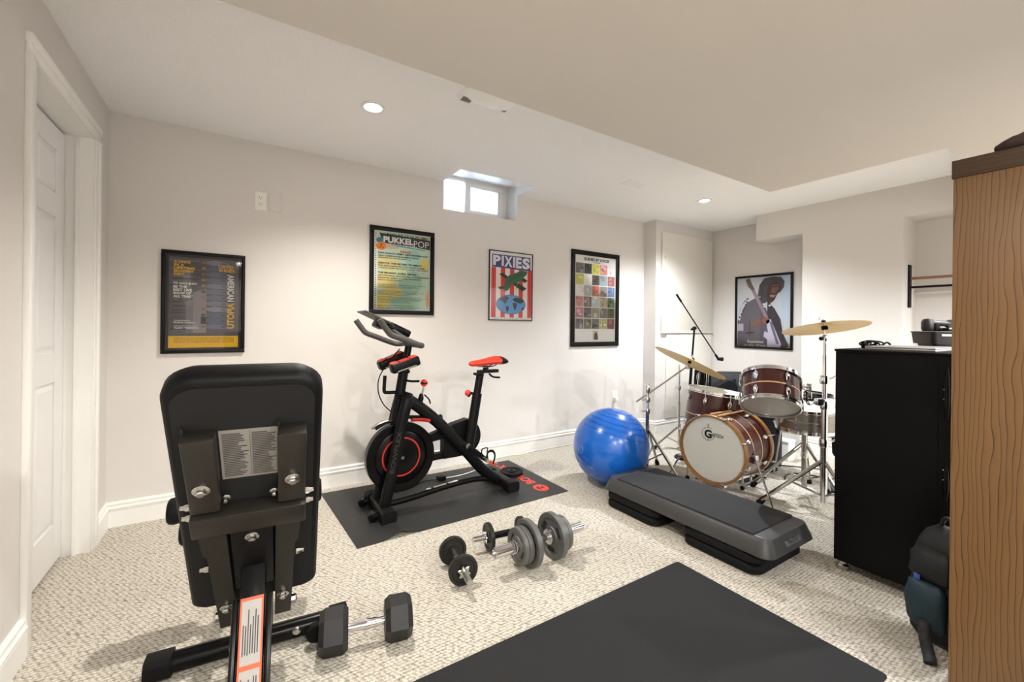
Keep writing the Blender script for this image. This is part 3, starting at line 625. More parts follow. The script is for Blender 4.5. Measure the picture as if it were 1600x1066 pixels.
# rear foot, floor rail, front stabiliser, seat and leg rollers
def bxl(x0, x1, y0, y1, z0, z1, bev=.004):
    Mx = Matrix.Translation(BP) @ Matrix.Rotation(BR, 4, 'Z'); return MB().box(x0, x1, y0, y1, z0, z1, bev=bev, M=Mx)
bxl(-.22, .22, -.77, -.71, .0, .06).build('rear_foot', BLK_SATIN, bench)
bxl(-.025, .025, -.71, -.03, .045, .095).build('floor_rail', BLK_GLOSS, bench)
bxl(-.03, .03, -.06, .0, .09, .42).build('front_post', BLK_GLOSS, bench)
m = MB(); m.path([bl(-.30, 0, .036), bl(.255, 0, .036)], .032, n=20, M=None); m.build('front_stabilizer', BLK_GLOSS, bench)
for x0, x1 in ((-.325, -.255), (.215, .275)): MB().loft([[bl(x, dy, dz) for dy, dz in rrect(.078, .072, .025, cy=.0365)] for x in (x0, x1)]).build('end_cap', BLK_RUBBER, bench, ang=40)
for x in (-.085, .105):
    q = bl(x, -.03, .045); MB().lathe([(0, 0), (.014, 0), (.014, .004), (.009, .006), (.009, .012), (0, .013)], q, -BL_, n=12).build('bolt', CHROMED, bench)
q = bl(.165, -.03, .042); MB().lathe([(.012, 0), (.012, .018), (.027, .02)] + [(.031, .024), (.031, .046), (.027, .05), (0, .05)], q, -BL_, n=18).build('adjusting_knob', BLK_RUBBER, bench)
bxl(-.14, .14, -.30, .04, .40, .455, .02).build('seat_pad', BLK_VINYL, bench)
bxl(-.085, -.045, .0, .275, .36, .40).build('leg_arm', BLK_SATIN, bench)
bxl(-.085, -.045, .255, .295, .20, .45).build('leg_arm', BLK_SATIN, bench)
for z, hw, ox in ((.431, .263, -.065), (.345, .225, -.065)):
    MB().tube(bl(ox - hw, .275, z), bl(ox + hw, .275, z), .012).build('roller_bar', CHROMED, bench)
    for sx in (-1, 1):
        prof = []
        for i in range(11): prof += [(.047 + (.002 if i % 2 else 0), .005 + i * .0145)]
        MB().lathe([(0, 0), (.040, 0)] + prof + [(.040, .156), (0, .156)], bl(ox + sx * (hw - .157), .275, z), BW * sx, n=24).build('foam_roller', BLK_RUBBER, bench, ang=60)

# ================================================================== exercise mat under the bike, bike, small things on it
cs = [V((.478, 3.10, 0)), V((.520, 2.245, 0)), V((1.940, 2.278, 0)), V((1.946, 3.065, 0))]
def matpt(u, v_):
    p = (cs[1] * (1 - u) + cs[2] * u) * (1 - v_) + (cs[0] * (1 - u) + cs[3] * u) * v_
    z = .004 + max(0, 1 - abs(u - .165) / .10) ** 2 * max(0, 1 - v_ * 4) * .034 + max(0, 1 - abs(u - .62) / .05) ** 2 * max(0, 1 - v_ * 6) * .006
    return V((p.x, p.y, z))
nu, nv = 60, 24
vt = [matpt(i / nu, j / nv) for j in range(nv + 1) for i in range(nu + 1)]; vb = [V((p.x, p.y, p.z - .004)) for p in vt]; K = len(vt)
m = MB(); fs = []
for j in range(nv):
    for i in range(nu):
        a = j * (nu + 1) + i; fs.append((a, a + 1, a + nu + 2, a + nu + 1)); fs.append((K + a, K + a + nu + 1, K + a + nu + 2, K + a + 1))
bd = [i for i in range(nu + 1)] + [(j + 1) * (nu + 1) - 1 for j in range(1, nv + 1)] + [nv * (nu + 1) + i for i in range(nu - 1, -1, -1)] + [j * (nu + 1) for j in range(nv - 1, 0, -1)]
for i in range(len(bd)): a, b = bd[i], bd[(i + 1) % len(bd)]; fs.append((a, b, K + b, K + a))
m.add(vt + vb, fs)
MATB = mat('black_vinyl_mat', (36, 36, 36), .5, var=.22, nscale=9, bump=.25, bscale=600)
bm_t = thing('bike_mat', 'black rubber equipment mat with red lettering under the exercise bike', 'mat', (1.2, 2.67, 0))
m.build('sheet', MATB, bm_t, ang=50)
# red lettering along the right end, read from the wall side
TM = Matrix(((0, 1, 0, 1.765), (1, 0, 0, 2.415), (0, 0, 1, .0046), (0, 0, 0, 1)))
TM = Matrix.Translation((1.77, 2.52, .0046)) @ Matrix.Rotation(PI / 2, 4, 'Z')
m = MB(); m.text('BOWFLEX', 0, .46, -.075, 0, 0, M=TM, bold=.03); o = m.build('lettering', RED, bm_t, smooth=False)
lg = MB().flat([(1.81 + .052 * math.cos(a), 2.42 + .062 * math.sin(a)) for a in [2 * PI * i / 32 for i in range(32)]], .0045).build('logo_disc', RED, bm_t, smooth=False)
MB().flat([(1.79, 2.38), (1.80, 2.40), (1.79, 2.435), (1.83, 2.40), (1.84, 2.45), (1.815, 2.43), (1.80, 2.455), (1.775, 2.43)], .0052).build('logo_figure', MATB, lg, smooth=False)

BY = 2.61
bike = thing('exercise_bike', 'black indoor spin bike with red saddle and red-ringed flywheel', 'exercise bike', (1.15, BY, .004))
def P(x, z, y=BY): return V((x, y, z))
def bar(name, pts, r, mt=BLK_SATIN, n=12, k=6, sx=1, sy=1, parent=None, ang=50):
    return MB().path(catmull(pts, k) if len(pts) > 2 else pts, r, n=n, sx=sx, sy=sy).build(name, mt, parent or bike, ang=ang)
# feet
for x, nm, y0, y1 in ((.735, 'front_foot', 2.44, 2.78), (1.60, 'rear_foot', 2.47, 2.79)):
    MB().loft([[(x + a, y, .006 + b) for a, b in rrect(.07, .06, .018, cy=.035)] for y in (y0, y1)]).build(nm, BLK_SATIN, bike, ang=40)
    for ya, yb in ((y0 - .025, y0 + .04), (y1 - .04, y1 + .025)): MB().loft([[(x + a, y, .004 + b) for a, b in rrect(.088, .072, .02, cy=.036)] for y in (ya, yb)]).build('foot_cap', BLK_RUBBER, bike, ang=40)
for y in (2.50, 2.74):
    MB().lathe([(0, -.016), (.024, -.016), (.03, -.012), (.03, .012), (.024, .016), (0, .016)], (.665, y, .036), (0, 1, 0), n=24).build('transport_wheel', BLK_GLOSS, bike)
    MB().box(.665, .71, y - .018, y + .018, .028, .05, bev=.004).build('wheel_bracket', BLK_SATIN, bike)
# fork legs
for y in (2.535, 2.685): bar('fork_leg', [P(.742, .06, y), P(.79, .29, y), P(.835, .52, y), P(.868, .66, y), P(.885, .715, BY + (y - BY) * .6)], .03, n=14, sx=.8, sy=1.15)
tm = Matrix(((.22, 0, 1, 0), (0, 0, 0, 0), (1, 0, 0, 0), (0, 0, 0, 1)))
d = (P(.835, .52) - P(.77, .2)).normalized(); pr_ = V((d.z, 0, -d.x))
FM = Matrix(((d.x, -pr_.x, 0, .772), (0, 0, -1, 2.535 - .0262), (d.z, -pr_.z, 0, .26), (0, 0, 0, 1)))
m = MB(); m.text('BOWFLEX', 0, .25, -.014, .014, 0, M=FM, bold=.02); m.build('fork_lettering', mat('dark_grey_print', (34, 34, 34), .5), bike, smooth=False)
# flywheel
fc = P(.858, .327)
MB().lathe([(0, -.030), (.03, -.030), (.035, -.022), (.15, -.022), (.158, -.018), (.165, -.030), (.207, -.030), (.214, -.024), (.214, .024), (.207, .030), (.165, .030), (.158, .018), (.035, .022), (0, .022)], fc, (0, 1, 0), n=64).build('flywheel', BLK_GLOSS, bike, ang=30)
MB().lathe([(.112, -.024), (.121, -.024), (.121, -.0215), (.112, -.0215)], fc, (0, 1, 0), n=64, closed=True).build('red_ring', REDDK, bike)
MB().lathe([(0, -.05), (.010, -.05), (.012, -.042), (.012, .05), (0, .05)], fc, (0, 1, 0), n=16).build('axle', CHROMED, bike)
for dx in (-.03,): MB().lathe([(0, -.036), (.006, -.036), (.006, -.02)], fc + V((dx, 0, 0)), (0, 1, 0), n=10).build('axle_nut', CHROMED, bike)
# brake arc and its silver guard
MB().path(catmull([P(.70, .515), P(.77, .548), P(.86, .565), P(.98, .555), P(1.06, .525)], 6), .012, n=8, sx=2.2).build('brake_arm', BLK_SATIN, bike)
MB().path(catmull([P(.925, .548, 2.60), P(.985, .543, 2.60), P(1.04, .53, 2.60)], 4), .014, n=8, sx=1.8).build('brake_pad', REDDK, bike)
MB().path(catmull([P(.675, .52, 2.6), P(.72, .545, 2.6), P(.775, .56, 2.6)], 5), .008, n=8, sx=2.2).build('guard_tip', CHROMED, bike)
# frame
bar('main_beam', [P(.835, .715), P(.95, .64), P(1.06, .55), P(1.17, .445), P(1.27, .34), P(1.36, .235), P(1.45, .135), P(1.56, .05)], .036, n=16, sx=.85, sy=1.05)
bar('lower_tube', [P(.745, .04), P(.95, .052), P(1.15, .075), P(1.38, .085), P(1.57, .055)], .019, n=12)
m = MB(); 
for x0, x1, c in ((1.03, 1.06, 0), (1.08, 1.17, 1), (1.185, 1.25, 0)):
    zz = lambda x: .0725 + (.052 + (x - .95) / .43 * .033) - .052
    MB().add([(x0, BY - .012, zz(x0) + .006), (x1, BY - .012, zz(x1) + .006), (x1, BY + .008, zz(x1) + .0065), (x0, BY + .008, zz(x0) + .0065)], [(0, 1, 2, 3)]).build('sticker', PAPER if c == 0 else mat('sticker_tan', (196, 182, 170), .5), bike, smooth=False)
bar('head_post', [P(.822, .53), P(.885, .93)], .031, n=16, sx=.9)
MB().tube(P(.884, .90), P(.905, 1.02), .022, n=16).build('handlebar_post', BLK_GLOSS, bike)
MB().lathe([(.036, 0), (.038, .01), (.036, .02)], P(.874, .845), (.16, 0, 1), n=20).build('post_collar', BLK_GLOSS, bike)
MB().path(catmull([P(.875, .80, 2.57), P(.90, .798, 2.53), P(.935, .80, 2.50)], 4), .007, n=8).build('clamp_lever', BLK_SATIN, bike)
bar('side_bracket', [P(.76, .83, 2.62), P(.757, .78, 2.62), P(.757, .735, 2.62), P(.775, .726, 2.62), P(.84, .724, 2.62)], .011, k=3)
# crank housing on the far side
hull = []
for i in range(17): a = -PI / 2 + PI * i / 16; hull.append((1.325 + .125 * math.cos(a), .372 + .125 * math.sin(a)))
outer = [(1.05, .225), (1.27, .245)] + hull[1:16] + [(1.24, .47), (1.12, .425), (1.04, .40), (.98, .36), (.95, .30), (.98, .235)]
win = [(1.08, .34), (1.06, .29), (1.09, .27), (1.16, .27), (1.17, .33), (1.15, .365)]
YM = Matrix(((1, 0, 0, 0), (0, 0, 1, 0), (0, 1, 0, 0), (0, 0, 0, 1)))
m = MB(); m.prism([(1.17, .245)] + outer[1:-6] + [(1.24, .47), (1.17, .445)], 2.655, 2.72, M=YM); m.prism([(.95, .235), (1.17, .245), (1.17, .285), (.95, .285)], 2.665, 2.71, M=YM); m.prism([(.95, .385), (.97, .35), (1.17, .38), (1.17, .445), (1.05, .41)], 2.665, 2.71, M=YM)
m.build('belt_guard', BLK_SATIN, bike, ang=30)
# cranks and pedals
cc = P(1.29, .345)
MB().tube(cc + V((0, -.085, 0)), cc + V((0, .12, 0)), .018, n=16).build('bottom_bracket', CHROMED, bike)
for sy, sgn in ((-1, 1), (1, -1)):
    e = cc + V((.125 * sgn, sy * .09, -.105 * sgn)); a = cc + V((0, sy * .085, 0))
    bar('crank_arm', [a, e], .014, n=10, sx=.7, sy=1.2)
    ct_ = e + V((0, sy * .055, 0)); pm = Matrix.Translation(ct_) @ Matrix.Rotation(math.radians(28), 4, 'Y')
    pd = MB().box(-.05, .05, -.045, .045, -.011, .011, bev=.005, M=pm).build('pedal', CHROMED, bike)
    MB().path(catmull([pm @ V(p) for p in ((-.045, -.04, .01), (-.07, -.035, .05), (-.06, 0, .075), (-.07, .035, .05), (-.045, .04, .01))], 5), .004, n=6).build('toe_cage', BLK_SATIN, pd)
    MB().path(catmull([pm @ V(p) for p in ((.0, -.048, .0), (-.01, -.045, .05), (-.01, 0, .07), (-.01, .045, .05), (.0, .048, .0))], 5), .004, n=6, sx=2.2).build('strap', BLK_MATTE, pd)
    MB().box(-.03, .03, -.047, -.043, -.008, .008, M=pm).build('reflector', RED, pd)
# seat tube, post, slider, saddle
bar('seat_tube', [P(1.335, .315), P(1.395, .675)], .033, n=16, sx=.8, sy=1.05)
bar('seat_post', [P(1.39, .66), P(1.418, .815)], .027, n=16, sx=.8)
MB().box(1.375, 1.43, BY - .03, BY + .03, .80, .818, bev=.004).build('post_cap', BLK_SATIN, bike)
MB().loft([[(x, BY + a, .825 + b) for a, b in rrect(.04, .022, .006)] for x in (1.40, 1.555)]).build('seat_slider', BLK_SATIN, bike)
bar('slider_lever', [P(1.47, .812, 2.58), P(1.49, .79, 2.56), P(1.535, .785, 2.54)], .007, k=3)
MB().tube(P(1.46, .83), P(1.46, .865), .02).build('saddle_clamp', BLK_SATIN, bike)
for y in (BY - .022, BY + .022): bar('saddle_rail', [P(1.36, .875, BY), P(1.41, .86, y), P(1.50, .86, y), P(1.55, .88, y)], .004, CHROMED, n=6)
def saddle_ring(x, hw, zt, zb):
    return [(x, BY + hw * math.cos(a), (zt + zb) / 2 + (zt - zb) / 2 * math.sin(a) * (1 if math.sin(a) > 0 else .9)) for a in [2 * PI * i / 18 for i in range(18)]]
prof = [(1.330, .012, .890, .872), (1.338, .022, .897, .864), (1.36, .027, .902, .860), (1.41, .032, .908, .862), (1.46, .052, .917, .866), (1.51, .078, .926, .868), (1.55, .088, .930, .868)]
sad = MB().loft([saddle_ring(*p) for p in prof]).build('saddle', RED, bike, ang=60)
prof2 = [(1.545, .0885, .9305, .867), (1.58, .088, .926, .866), (1.60, .076, .915, .872), (1.61, .05, .902, .882)]
MB().loft([saddle_ring(*p) for p in prof2]).build('saddle_tail', BLK_VINYL, sad, ang=60)
# adjusting knobs
k1 = MB().sphere((1.322, BY, .684), .021, 16, 10).build('seat_knob', RED, bike); MB().tube(P(1.335, .684), P(1.385, .67), .009).build('knob_stem', BLK_SATIN, k1); MB().lathe([(.0205, 0), (.0215, .006), (.0205, .012)], P(1.324, .678), (1, 0, -.2), n=16).build('knob_band', BLK_SATIN, k1)
k2 = MB().sphere((1.008, BY, .772), .023, 16, 10).build('tension_knob', RED, bike); MB().lathe([(.022, -.006), (.0236, 0), (.022, .006)], P(1.008, .772), (0, 0, 1), n=18).build('knob_band', BLK_SATIN, k2)
MB().tube(P(1.006, .75), P(.995, .70), .006).build('knob_stem', CHROMED, k2); MB().lathe([(.012, 0), (.018, .03), (.01, .06)], P(.985, .645), (.1, 0, 1), n=14).build('knob_base', BLK_SATIN, k2)
MB().path(catmull([P(1.00, .70, 2.58), P(1.03, .67, 2.58), P(1.04, .64, 2.58)], 4), .005, n=6).build('brake_cable', BLK_MATTE, bike)
# handlebars
GRIP = mat('grey_foam_grip', (74, 72, 69), .6, var=.12, bump=.1)
for yy, hb in ((2.43, ((.905, 1.024), (.81, 1.060), (.742, 1.083), (.715, 1.110), (.669, 1.172))), (2.83, ((.885, 1.018), (.765, 1.062), (.698, 1.088), (.674, 1.112), (.632, 1.170)))):
    bar('handlebar', [P(.925, 1.020, BY + (yy - BY) * .25), P(.935, 1.020, BY + (yy - BY) * .75)] + [P(a_, b_, yy) for a_, b_ in hb], .0175, GRIP, n=14, k=7)
MB().box(.885, .945, 2.53, 2.69, 1.008, 1.034, bev=.008).build('handlebar_clamp', BLK_SATIN, bike)
bar('aero_bar', [P(.93, 1.03, 2.55), P(.86, 1.06, 2.545), P(.80, 1.10, 2.55), P(.755, 1.16, 2.57)], .014, GRIP)
bar('aero_bar', [P(.93, 1.03, 2.67), P(.86, 1.06, 2.675), P(.80, 1.10, 2.67), P(.755, 1.16, 2.65)], .014, GRIP)
# tablet tray and console
d1 = V((.17, 0, -.078)).normalized(); TMx = Matrix(((d1.x, 0, -d1.z, .61), (0, 1, 0, BY), (d1.z, 0, d1.x, 1.222), (0, 0, 0, 1)))
MB().box(0, .185, -.11, .09, -.006, .004, bev=.003, M=TMx).build('tablet_tray', mat('grey_tray', (70, 69, 66), .5), bike)
cons = MB().box(.165, .315, -.07, .07, -.03, .012, bev=.010, M=TMx).build('console', BLK_GLOSS, bike)
MB().box(.18, .30, -.055, .055, .0122, .0135, M=TMx).build('console_screen', mat('screen_dark', (26, 26, 28), .12), cons)
MB().box(.10, .16, -.06, .05, -.05, -.005, bev=.012, M=TMx).build('tray_mount', BLK_SATIN, bike)
# dumbbell cradles
for y, x0, z0 in ((2.515, .762, .878), (2.70, .742, .880)):
    dv = V((.172, 0, .052 if y < 2.6 else .07)).normalized(); CMx = Matrix(((dv.x, 0, -dv.z, x0), (0, 1, 0, y), (dv.z, 0, dv.x, z0), (0, 0, 0, 1)))
    cr_ = MB().box(0, .18, -.035, .035, -.03, .03, bev=.014, seg=3, M=CMx).build('dumbbell_cradle', BLK_SATIN, bike)
    for xa, xb in ((.008, .055), (.125, .172)): MB().box(xa, xb, -.027, .034, .012, .036, bev=.010, M=CMx).build('cradle_insert', RED, cr_)
    MB().box(.06, .12, -.03, .03, .02, .0315, M=CMx).build('cradle_bed', REDDK, cr_)
    MB().box(.03, .15, -.0362, -.034, -.024, -.018, M=CMx).build('cradle_stripe', CHROMED, cr_)
MB().box(.83, .90, 2.54, 2.68, .885, .905, bev=.006).build('cradle_yoke', BLK_SATIN, bike)
MB().path(catmull([P(.845, .995, 2.6), P(.80, .93, 2.63), P(.735, .83, 2.64), P(.72, .74, 2.62), P(.75, .66, 2.62), P(.80, .605, 2.62)], 8), .0035, n=6).build('sensor_cable', BLK_MATTE, bike)

# things on the bike mat
def ringplate(t, nm, c, ax, R_, th, mt, hub=.018):
    return MB().lathe([(hub, -th * .5), (hub * 1.7, -th * .5), (hub * 1.8, -th * .32), (R_ * .76, -th * .32), (R_ * .8, -th * .5), (R_ * .97, -th * .5), (R_, -th * .38), (R_, th * .38), (R_ * .97, th * .5), (R_ * .8, th * .5), (R_ * .76, th * .32), (hub * 1.8, th * .32), (hub * 1.7, th * .5), (hub, th * .5)], c, ax, n=40, closed=True).build(nm, mt, t, ang=25)
t = thing('weight_plate', 'round black weight plate lying flat on the bike mat', 'weight plate', (1.785, 2.77, .004))
ringplate(t, 'disc', (1.785, 2.77, .017), (0, 0, 1), .090, .024, BLK_RUBBER)
MB().lathe([(.018, .0125), (.030, .0125), (.030, .0145), (.018, .0145)], (1.785, 2.77, .017), n=28, closed=True).build('hub_ring', BLK_GLOSS, t)
t = thing('power_adapter', 'small black power adapter with white lead on the mat behind the bike', 'adapter', (1.27, 2.93, .004))
MB().box(1.24, 1.30, 2.90, 2.95, .004, .034, bev=.005).build('body', BLK_SATIN, t)
MB().path(catmull([(1.30, 2.925, .012), (1.42, 2.93, .008), (1.55, 2.96, .008), (1.68, 3.02, .008)], 6), .0035, n=6).build('lead', PLASTW, t)
MB().path(catmull([(1.24, 2.92, .012), (1.14, 2.95, .008), (1.02, 2.88, .008), (.88, 2.86, .008), (.76, 2.85, .008)], 6), .003, n=6).build('cable', BLK_MATTE, t)
# ================================================================== dumbbells
DBB = mat('hex_rubber', (19, 19, 20), .5, var=.12, bump=.15, bscale=300)
CAST = mat('grey_cast_iron', (98, 98, 96), .42, .35, var=.14, nscale=50, bump=.2, bscale=250)
BPLATE = mat('black_iron', (30, 29, 27), .4, .2, var=.15, bump=.15, bscale=200)
# hex dumbbell
a, b = V((.292, 1.588, 0)), V((.505, 1.542, 0)); ax = (b - a).normalized(); pe = V((-ax.y, ax.x, 0)); R6 = .075; zc = R6 * math.cos(PI / 6) + .002
t = thing('hex_dumbbell', 'black rubber hexagonal dumbbell with chrome grip in front of the bench', 'dumbbell', tuple((a + b) / 2), math.atan2(ax.y, ax.x))
def hexr(c, r): return [c + pe * (r * math.cos(PI / 3 * i)) + UP * (r * math.sin(PI / 3 * i)) for i in range(6)]
for c, sg in ((a, -1), (b, 1)):
    c = c + UP * zc
    MB().loft([hexr(c - ax * .047, R6 * .84), hexr(c - ax * .03, R6), hexr(c + ax * .03, R6), hexr(c + ax * .047, R6 * .84)]).build('hex_head', DBB, t, ang=20)
    hz = R6 * math.cos(PI / 6); TMt = Matrix(((pe.x, -ax.x, 0, c.x), (pe.y, -ax.y, 0, c.y), (0, 0, 1, c.z + hz + .0006), (0, 0, 0, 1)))
    TMt = Matrix(((ax.x, pe.x, 0, c.x), (ax.y, pe.y, 0, c.y), (0, 0, 1, c.z + hz + .0006), (0, 0, 0, 1)))
    MB().text('40', -.016, .016, -.013, .013, M=TMt).build('weight_mark', mat('dark_grey_print', (34, 34, 34), .5), t, smooth=False)
L_ = (b - a).length
MB().lathe([(.0135, 0), (.0135, .02), (.0155, .03), (.0155, .045), (.0185, .06), (.0185, L_ - .154), (.0155, L_ - .139), (.0155, L_ - .124), (.0135, L_ - .114), (.0135, L_ - .094)], a + UP * zc + ax * .047, ax, n=20).build('grip', CHROME, t, ang=25)
# small spin-lock dumbbell
a, b = V((.872, 1.862, .068)), V((.842, 1.690, .068)); ax = (b - a).normalized()
t = thing('spinlock_dumbbell', 'small black plate dumbbell with star collar, nearest to the bench', 'dumbbell', (.857, 1.776, 0), 0)
for c in (a, b): ringplate(t, 'plate', c, ax, .066, .022, BPLATE, .014)
MB().tube(a - ax * .10, b + ax * .105, .0125, n=16).build('bar', CHROMED, t)
MB().tube(a + ax * .012, b - ax * .012, .0155, n=18).build('grip', CHROMED, t)
def star(c, ax_):
    m = MB(); u = ax_.orthogonal().normalized(); v_ = ax_.cross(u); ring = []
    for i in range(24):
        q = 2 * PI * i / 24; r = .026 + .007 * math.cos(6 * q); ring.append(u * r * math.cos(q) + v_ * r * math.sin(q))
    m.loft([[c + p * .9 for p in ring], [c + ax_ * .004 + p for p in ring], [c + ax_ * .012 + p for p in ring], [c + ax_ * .016 + p * .85 for p in ring]]); return m
for c, s in ((a, -1), (b, 1)): star(c + ax * s * .0115, ax * s).build('star_collar', CHROMED, t, ang=40)
m = MB(); 
for k in range(14): m.ring(.0127, .0012, b + ax * (.035 + k * .005), ax, 16, 5)
o = m.build('thread', CHROMED, t); o['kind'] = 'stuff'
# second small dumbbell behind the big one
a, b = V((1.083, 1.885, .070)), V((1.265, 1.86, .070)); ax = (b - a).normalized()
t = thing('spinlock_dumbbell', 'small black plate dumbbell half hidden behind the large grey dumbbell', 'dumbbell', (1.17, 1.87, 0), 0)
for c in (a, b): ringplate(t, 'plate', c, ax, .068, .020, BPLATE, .014)
MB().tube(a - ax * .085, b + ax * .09, .0125, n=16).build('bar', CHROMED, t)
MB().tube(a + ax * .012, b - ax * .012, .0165, n=18).build('grip', BLK_RUBBER, t)
for c, s in ((a, -1), (b, 1)): star(c + ax * s * .0105, ax * s).build('star_collar', CHROMED, t, ang=40)
m = MB()
for k in range(12): m.ring(.0127, .0012, a - ax * (.03 + k * .0045), ax, 16, 5)
o = m.build('thread', CHROMED, t); o['kind'] = 'stuff'
# large dumbbell with grey grip plates
zc = .112; ax = V((1, -.01, 0)).normalized(); c0 = V((1.243, 1.660, zc))
t = thing('plate_dumbbell', 'large chrome dumbbell bar loaded with grey cast grip plates', 'dumbbell', (1.243, 1.66, 0), 0)
def gripplate(c, R_, th, holes=3, rot=0.0):
    u = V((0, 1, 0)); u = (u - ax * u.dot(ax)).normalized(); v_ = ax.cross(u); n = 48
    pl = ringplate(t, 'plate', c, ax, R_, th, CAST, .026)
    for k in range(holes):
        q = rot + 2 * PI * k / holes; pos = u * math.cos(q) + v_ * math.sin(q); tan = -u * math.sin(q) + v_ * math.cos(q); r0 = R_ * .58
        pts = [(tan * (x) + pos * (r0 + y)) for x, y in rrect(R_ * .5, R_ * .2, R_ * .09, 4)]
        for sg in (-1, 1): MB().add([c + ax * sg * (th * .33) + p for p in pts], [tuple(range(len(pts)))]).build('grip_slot', DARKSLOT, pl, smooth=False)
        mm = MB(); mm.loft([[c + ax * sg * th * .36 + (p - pos * r0) * 1.12 + pos * r0 for p in pts] for sg in (-1, 1)], caps=False).build('slot_rim', CAST, pl)
for sg in (-1, 1):
    gripplate(c0 + ax * sg * .072, .110, .028, 3, .5); gripplate(c0 + ax * sg * .104, .085, .024, 3, 1.1); gripplate(c0 + ax * sg * .128, .083, .022, 2, .5 if sg < 0 else 0)
    MB().lathe([(.0245, 0), (.0245, .215), (.022, .218), (.018, .218), (.018, .208), (0, .208)], c0 + ax * sg * .042, ax * sg, n=28).build('sleeve', CHROME, t)
    MB().lathe([(.036, 0), (.036, .010), (.026, .014)], c0 + ax * sg * .044, ax * sg, n=28).build('collar', CHROME, t)
    pts = []
    for i in range(30): q = i * .52; pts.append(c0 + ax * sg * (.144 + .004 * q / 2) + V((0, .027 * math.cos(q), .027 * math.sin(q))))
    e = pts[-1]; pts += [e + V((0, .02, -.02)) + ax * sg * .004, e + V((0, .045, -.055)) + ax * sg * .006]
    MB().path(pts, .0022, n=6).build('spring_clip', CHROME, t)
MB().tube(c0 - ax * .045, c0 + ax * .045, .014, n=20).build('grip', CHROMED, t)

# ================================================================== ball
bc = V((2.313, 2.243, .273)); r = .273; prof = []
BALLM = mat('blue_gloss_vinyl', (14, 92, 184), .24, var=.05, coat=.3)
grooves = [.93, .86, .76, .66, .56, .40]
for i in range(97):
    a_ = PI * i / 96; q = math.cos(a_); rr = r
    prof.append((max(1e-6, rr * math.sin(a_)), rr * q))
ball = thing('exercise_ball', 'large glossy blue exercise ball in front of the poster wall', 'exercise ball', (bc.x, bc.y, 0))
tilt = V((.22, -.12, 1)).normalized()
MB().lathe(prof, bc, tilt, n=64).build('ball_skin', BALLM, ball, ang=80)
for g in (.94, .87, .79, .68, .56, .43, -.55, -.72, -.86): MB().ring(r * math.sqrt(1 - g * g) + .0002, .0016, bc + tilt * r * g, tilt, 64, 6).build('moulded_rib', mat('blue_rib', (8, 52, 120), .3), ball)
MB().ring(.028, .0012, bc + V((-.97, .10, .02)).normalized() * r * 1.0, V((-.97, .10, .02)), 32, 5).build('printed_ring', mat('pale_blue', (120, 160, 215), .4), ball)

# ================================================================== aerobic step
SC = V((2.222, 1.490, 0)); stp = thing('aerobic_step', 'dark grey aerobic step platform on stacked black risers', 'step platform', tuple(SC))
STG = mat('step_grey', (58, 58, 59), .42, var=.06, bump=.08, bscale=300); STM = mat('step_mat', (26, 26, 29), .75, var=.1, bump=.3, bscale=450)
def rr3(w_, h_, r_, z, n=6): return [(SC.x + x, SC.y + y, z) for x, y in rrect(w_, h_, r_, n)]
m = MB(); m.loft([rr3(.44, 1.03, .06, .098), rr3(.455, 1.045, .06, .104), rr3(.452, 1.04, .06, .115), rr3(.40, 1.00, .05, .170), rr3(.385, .995, .045, .178), rr3(.36, .97, .04, .180)]); m.build('platform', STG, stp, ang=40)
m = MB()
def waist(w_, h_, z, k=.0):
    out = []
    for x, y in rrect(w_, h_, .012, 3): out.append((SC.x + x, SC.y + y, z))
    return out
m.loft([waist(.382, .86, .171), waist(.378, .856, .1855), waist(.370, .85, .1865)]); m.build('top_mat', STM, stp, ang=40)
for sy in (-1, 1):
    yb = SC.y + sy * .510; q = MB()
    d_ = V((0, -sy * .030, .055)).normalized(); nn_ = V((0, sy * d_.z, -sy * d_.y)) 
    LMx = Matrix(((-sy * -1, 0, 0, SC.x), (0, d_.y, sy * abs(d_.z), SC.y + sy * .5095), (0, d_.z, abs(d_.y), .143), (0, 0, 0, 1)))
    lb_ = MB().box(-.07, .07, -.017, .017, -.001, .0015, bev=.001, M=LMx).build('end_badge', mat('badge_grey', (84, 84, 86), .4), stp)
    Mt = LMx if sy > 0 else LMx @ Matrix.Scale(1, 4)
    Mt2 = Matrix(((1, 0, 0, SC.x), (0, d_.y, sy * abs(d_.z), SC.y + sy * .5105), (0, d_.z, abs(d_.y), .143), (0, 0, 0, 1)))
    MB().text('The STEP', -.05, .05, -.01, .01, .0012, M=Mt2, bold=.02).build('badge_lettering', mat('badge_ink', (40, 40, 42), .5), lb_, smooth=False)
for yc in (1.785, 1.225):
    for z0 in (0.0, .049):
        w_, h_ = (.45, .40)
        m = MB(); m.loft([rr3(w_ * k, h_ * k2, .055, z) for k, k2, z in ((.95, .95, z0 + .001), (1, 1, z0 + .010), (1, 1, z0 + .034), (.95, .95, z0 + .047))])
        m.v = [(x, y - SC.y + yc, z) for x, y, z in m.v]; m.build('riser', BLK_RUBBER, stp, ang=45)
# rubber floor mat
t = thing('floor_mat', 'flat black foam floor mat in the foreground', 'mat', (1.03, .91, 0))
m = MB(); pm_ = rrect(1.56, .80, .012, 3, 1.03, .907); m.loft([[(x, y, 0.0) for x, y in pm_], [(x, y, .006) for x, y in pm_], [(1.03 + (x - 1.03) * .997, .907 + (y - .907) * .995, .008) for x, y in pm_]])
m.build('sheet', mat('foam_mat', (21, 21, 23), .8, var=.2, nscale=250, bump=.5, bscale=700), t, ang=30)

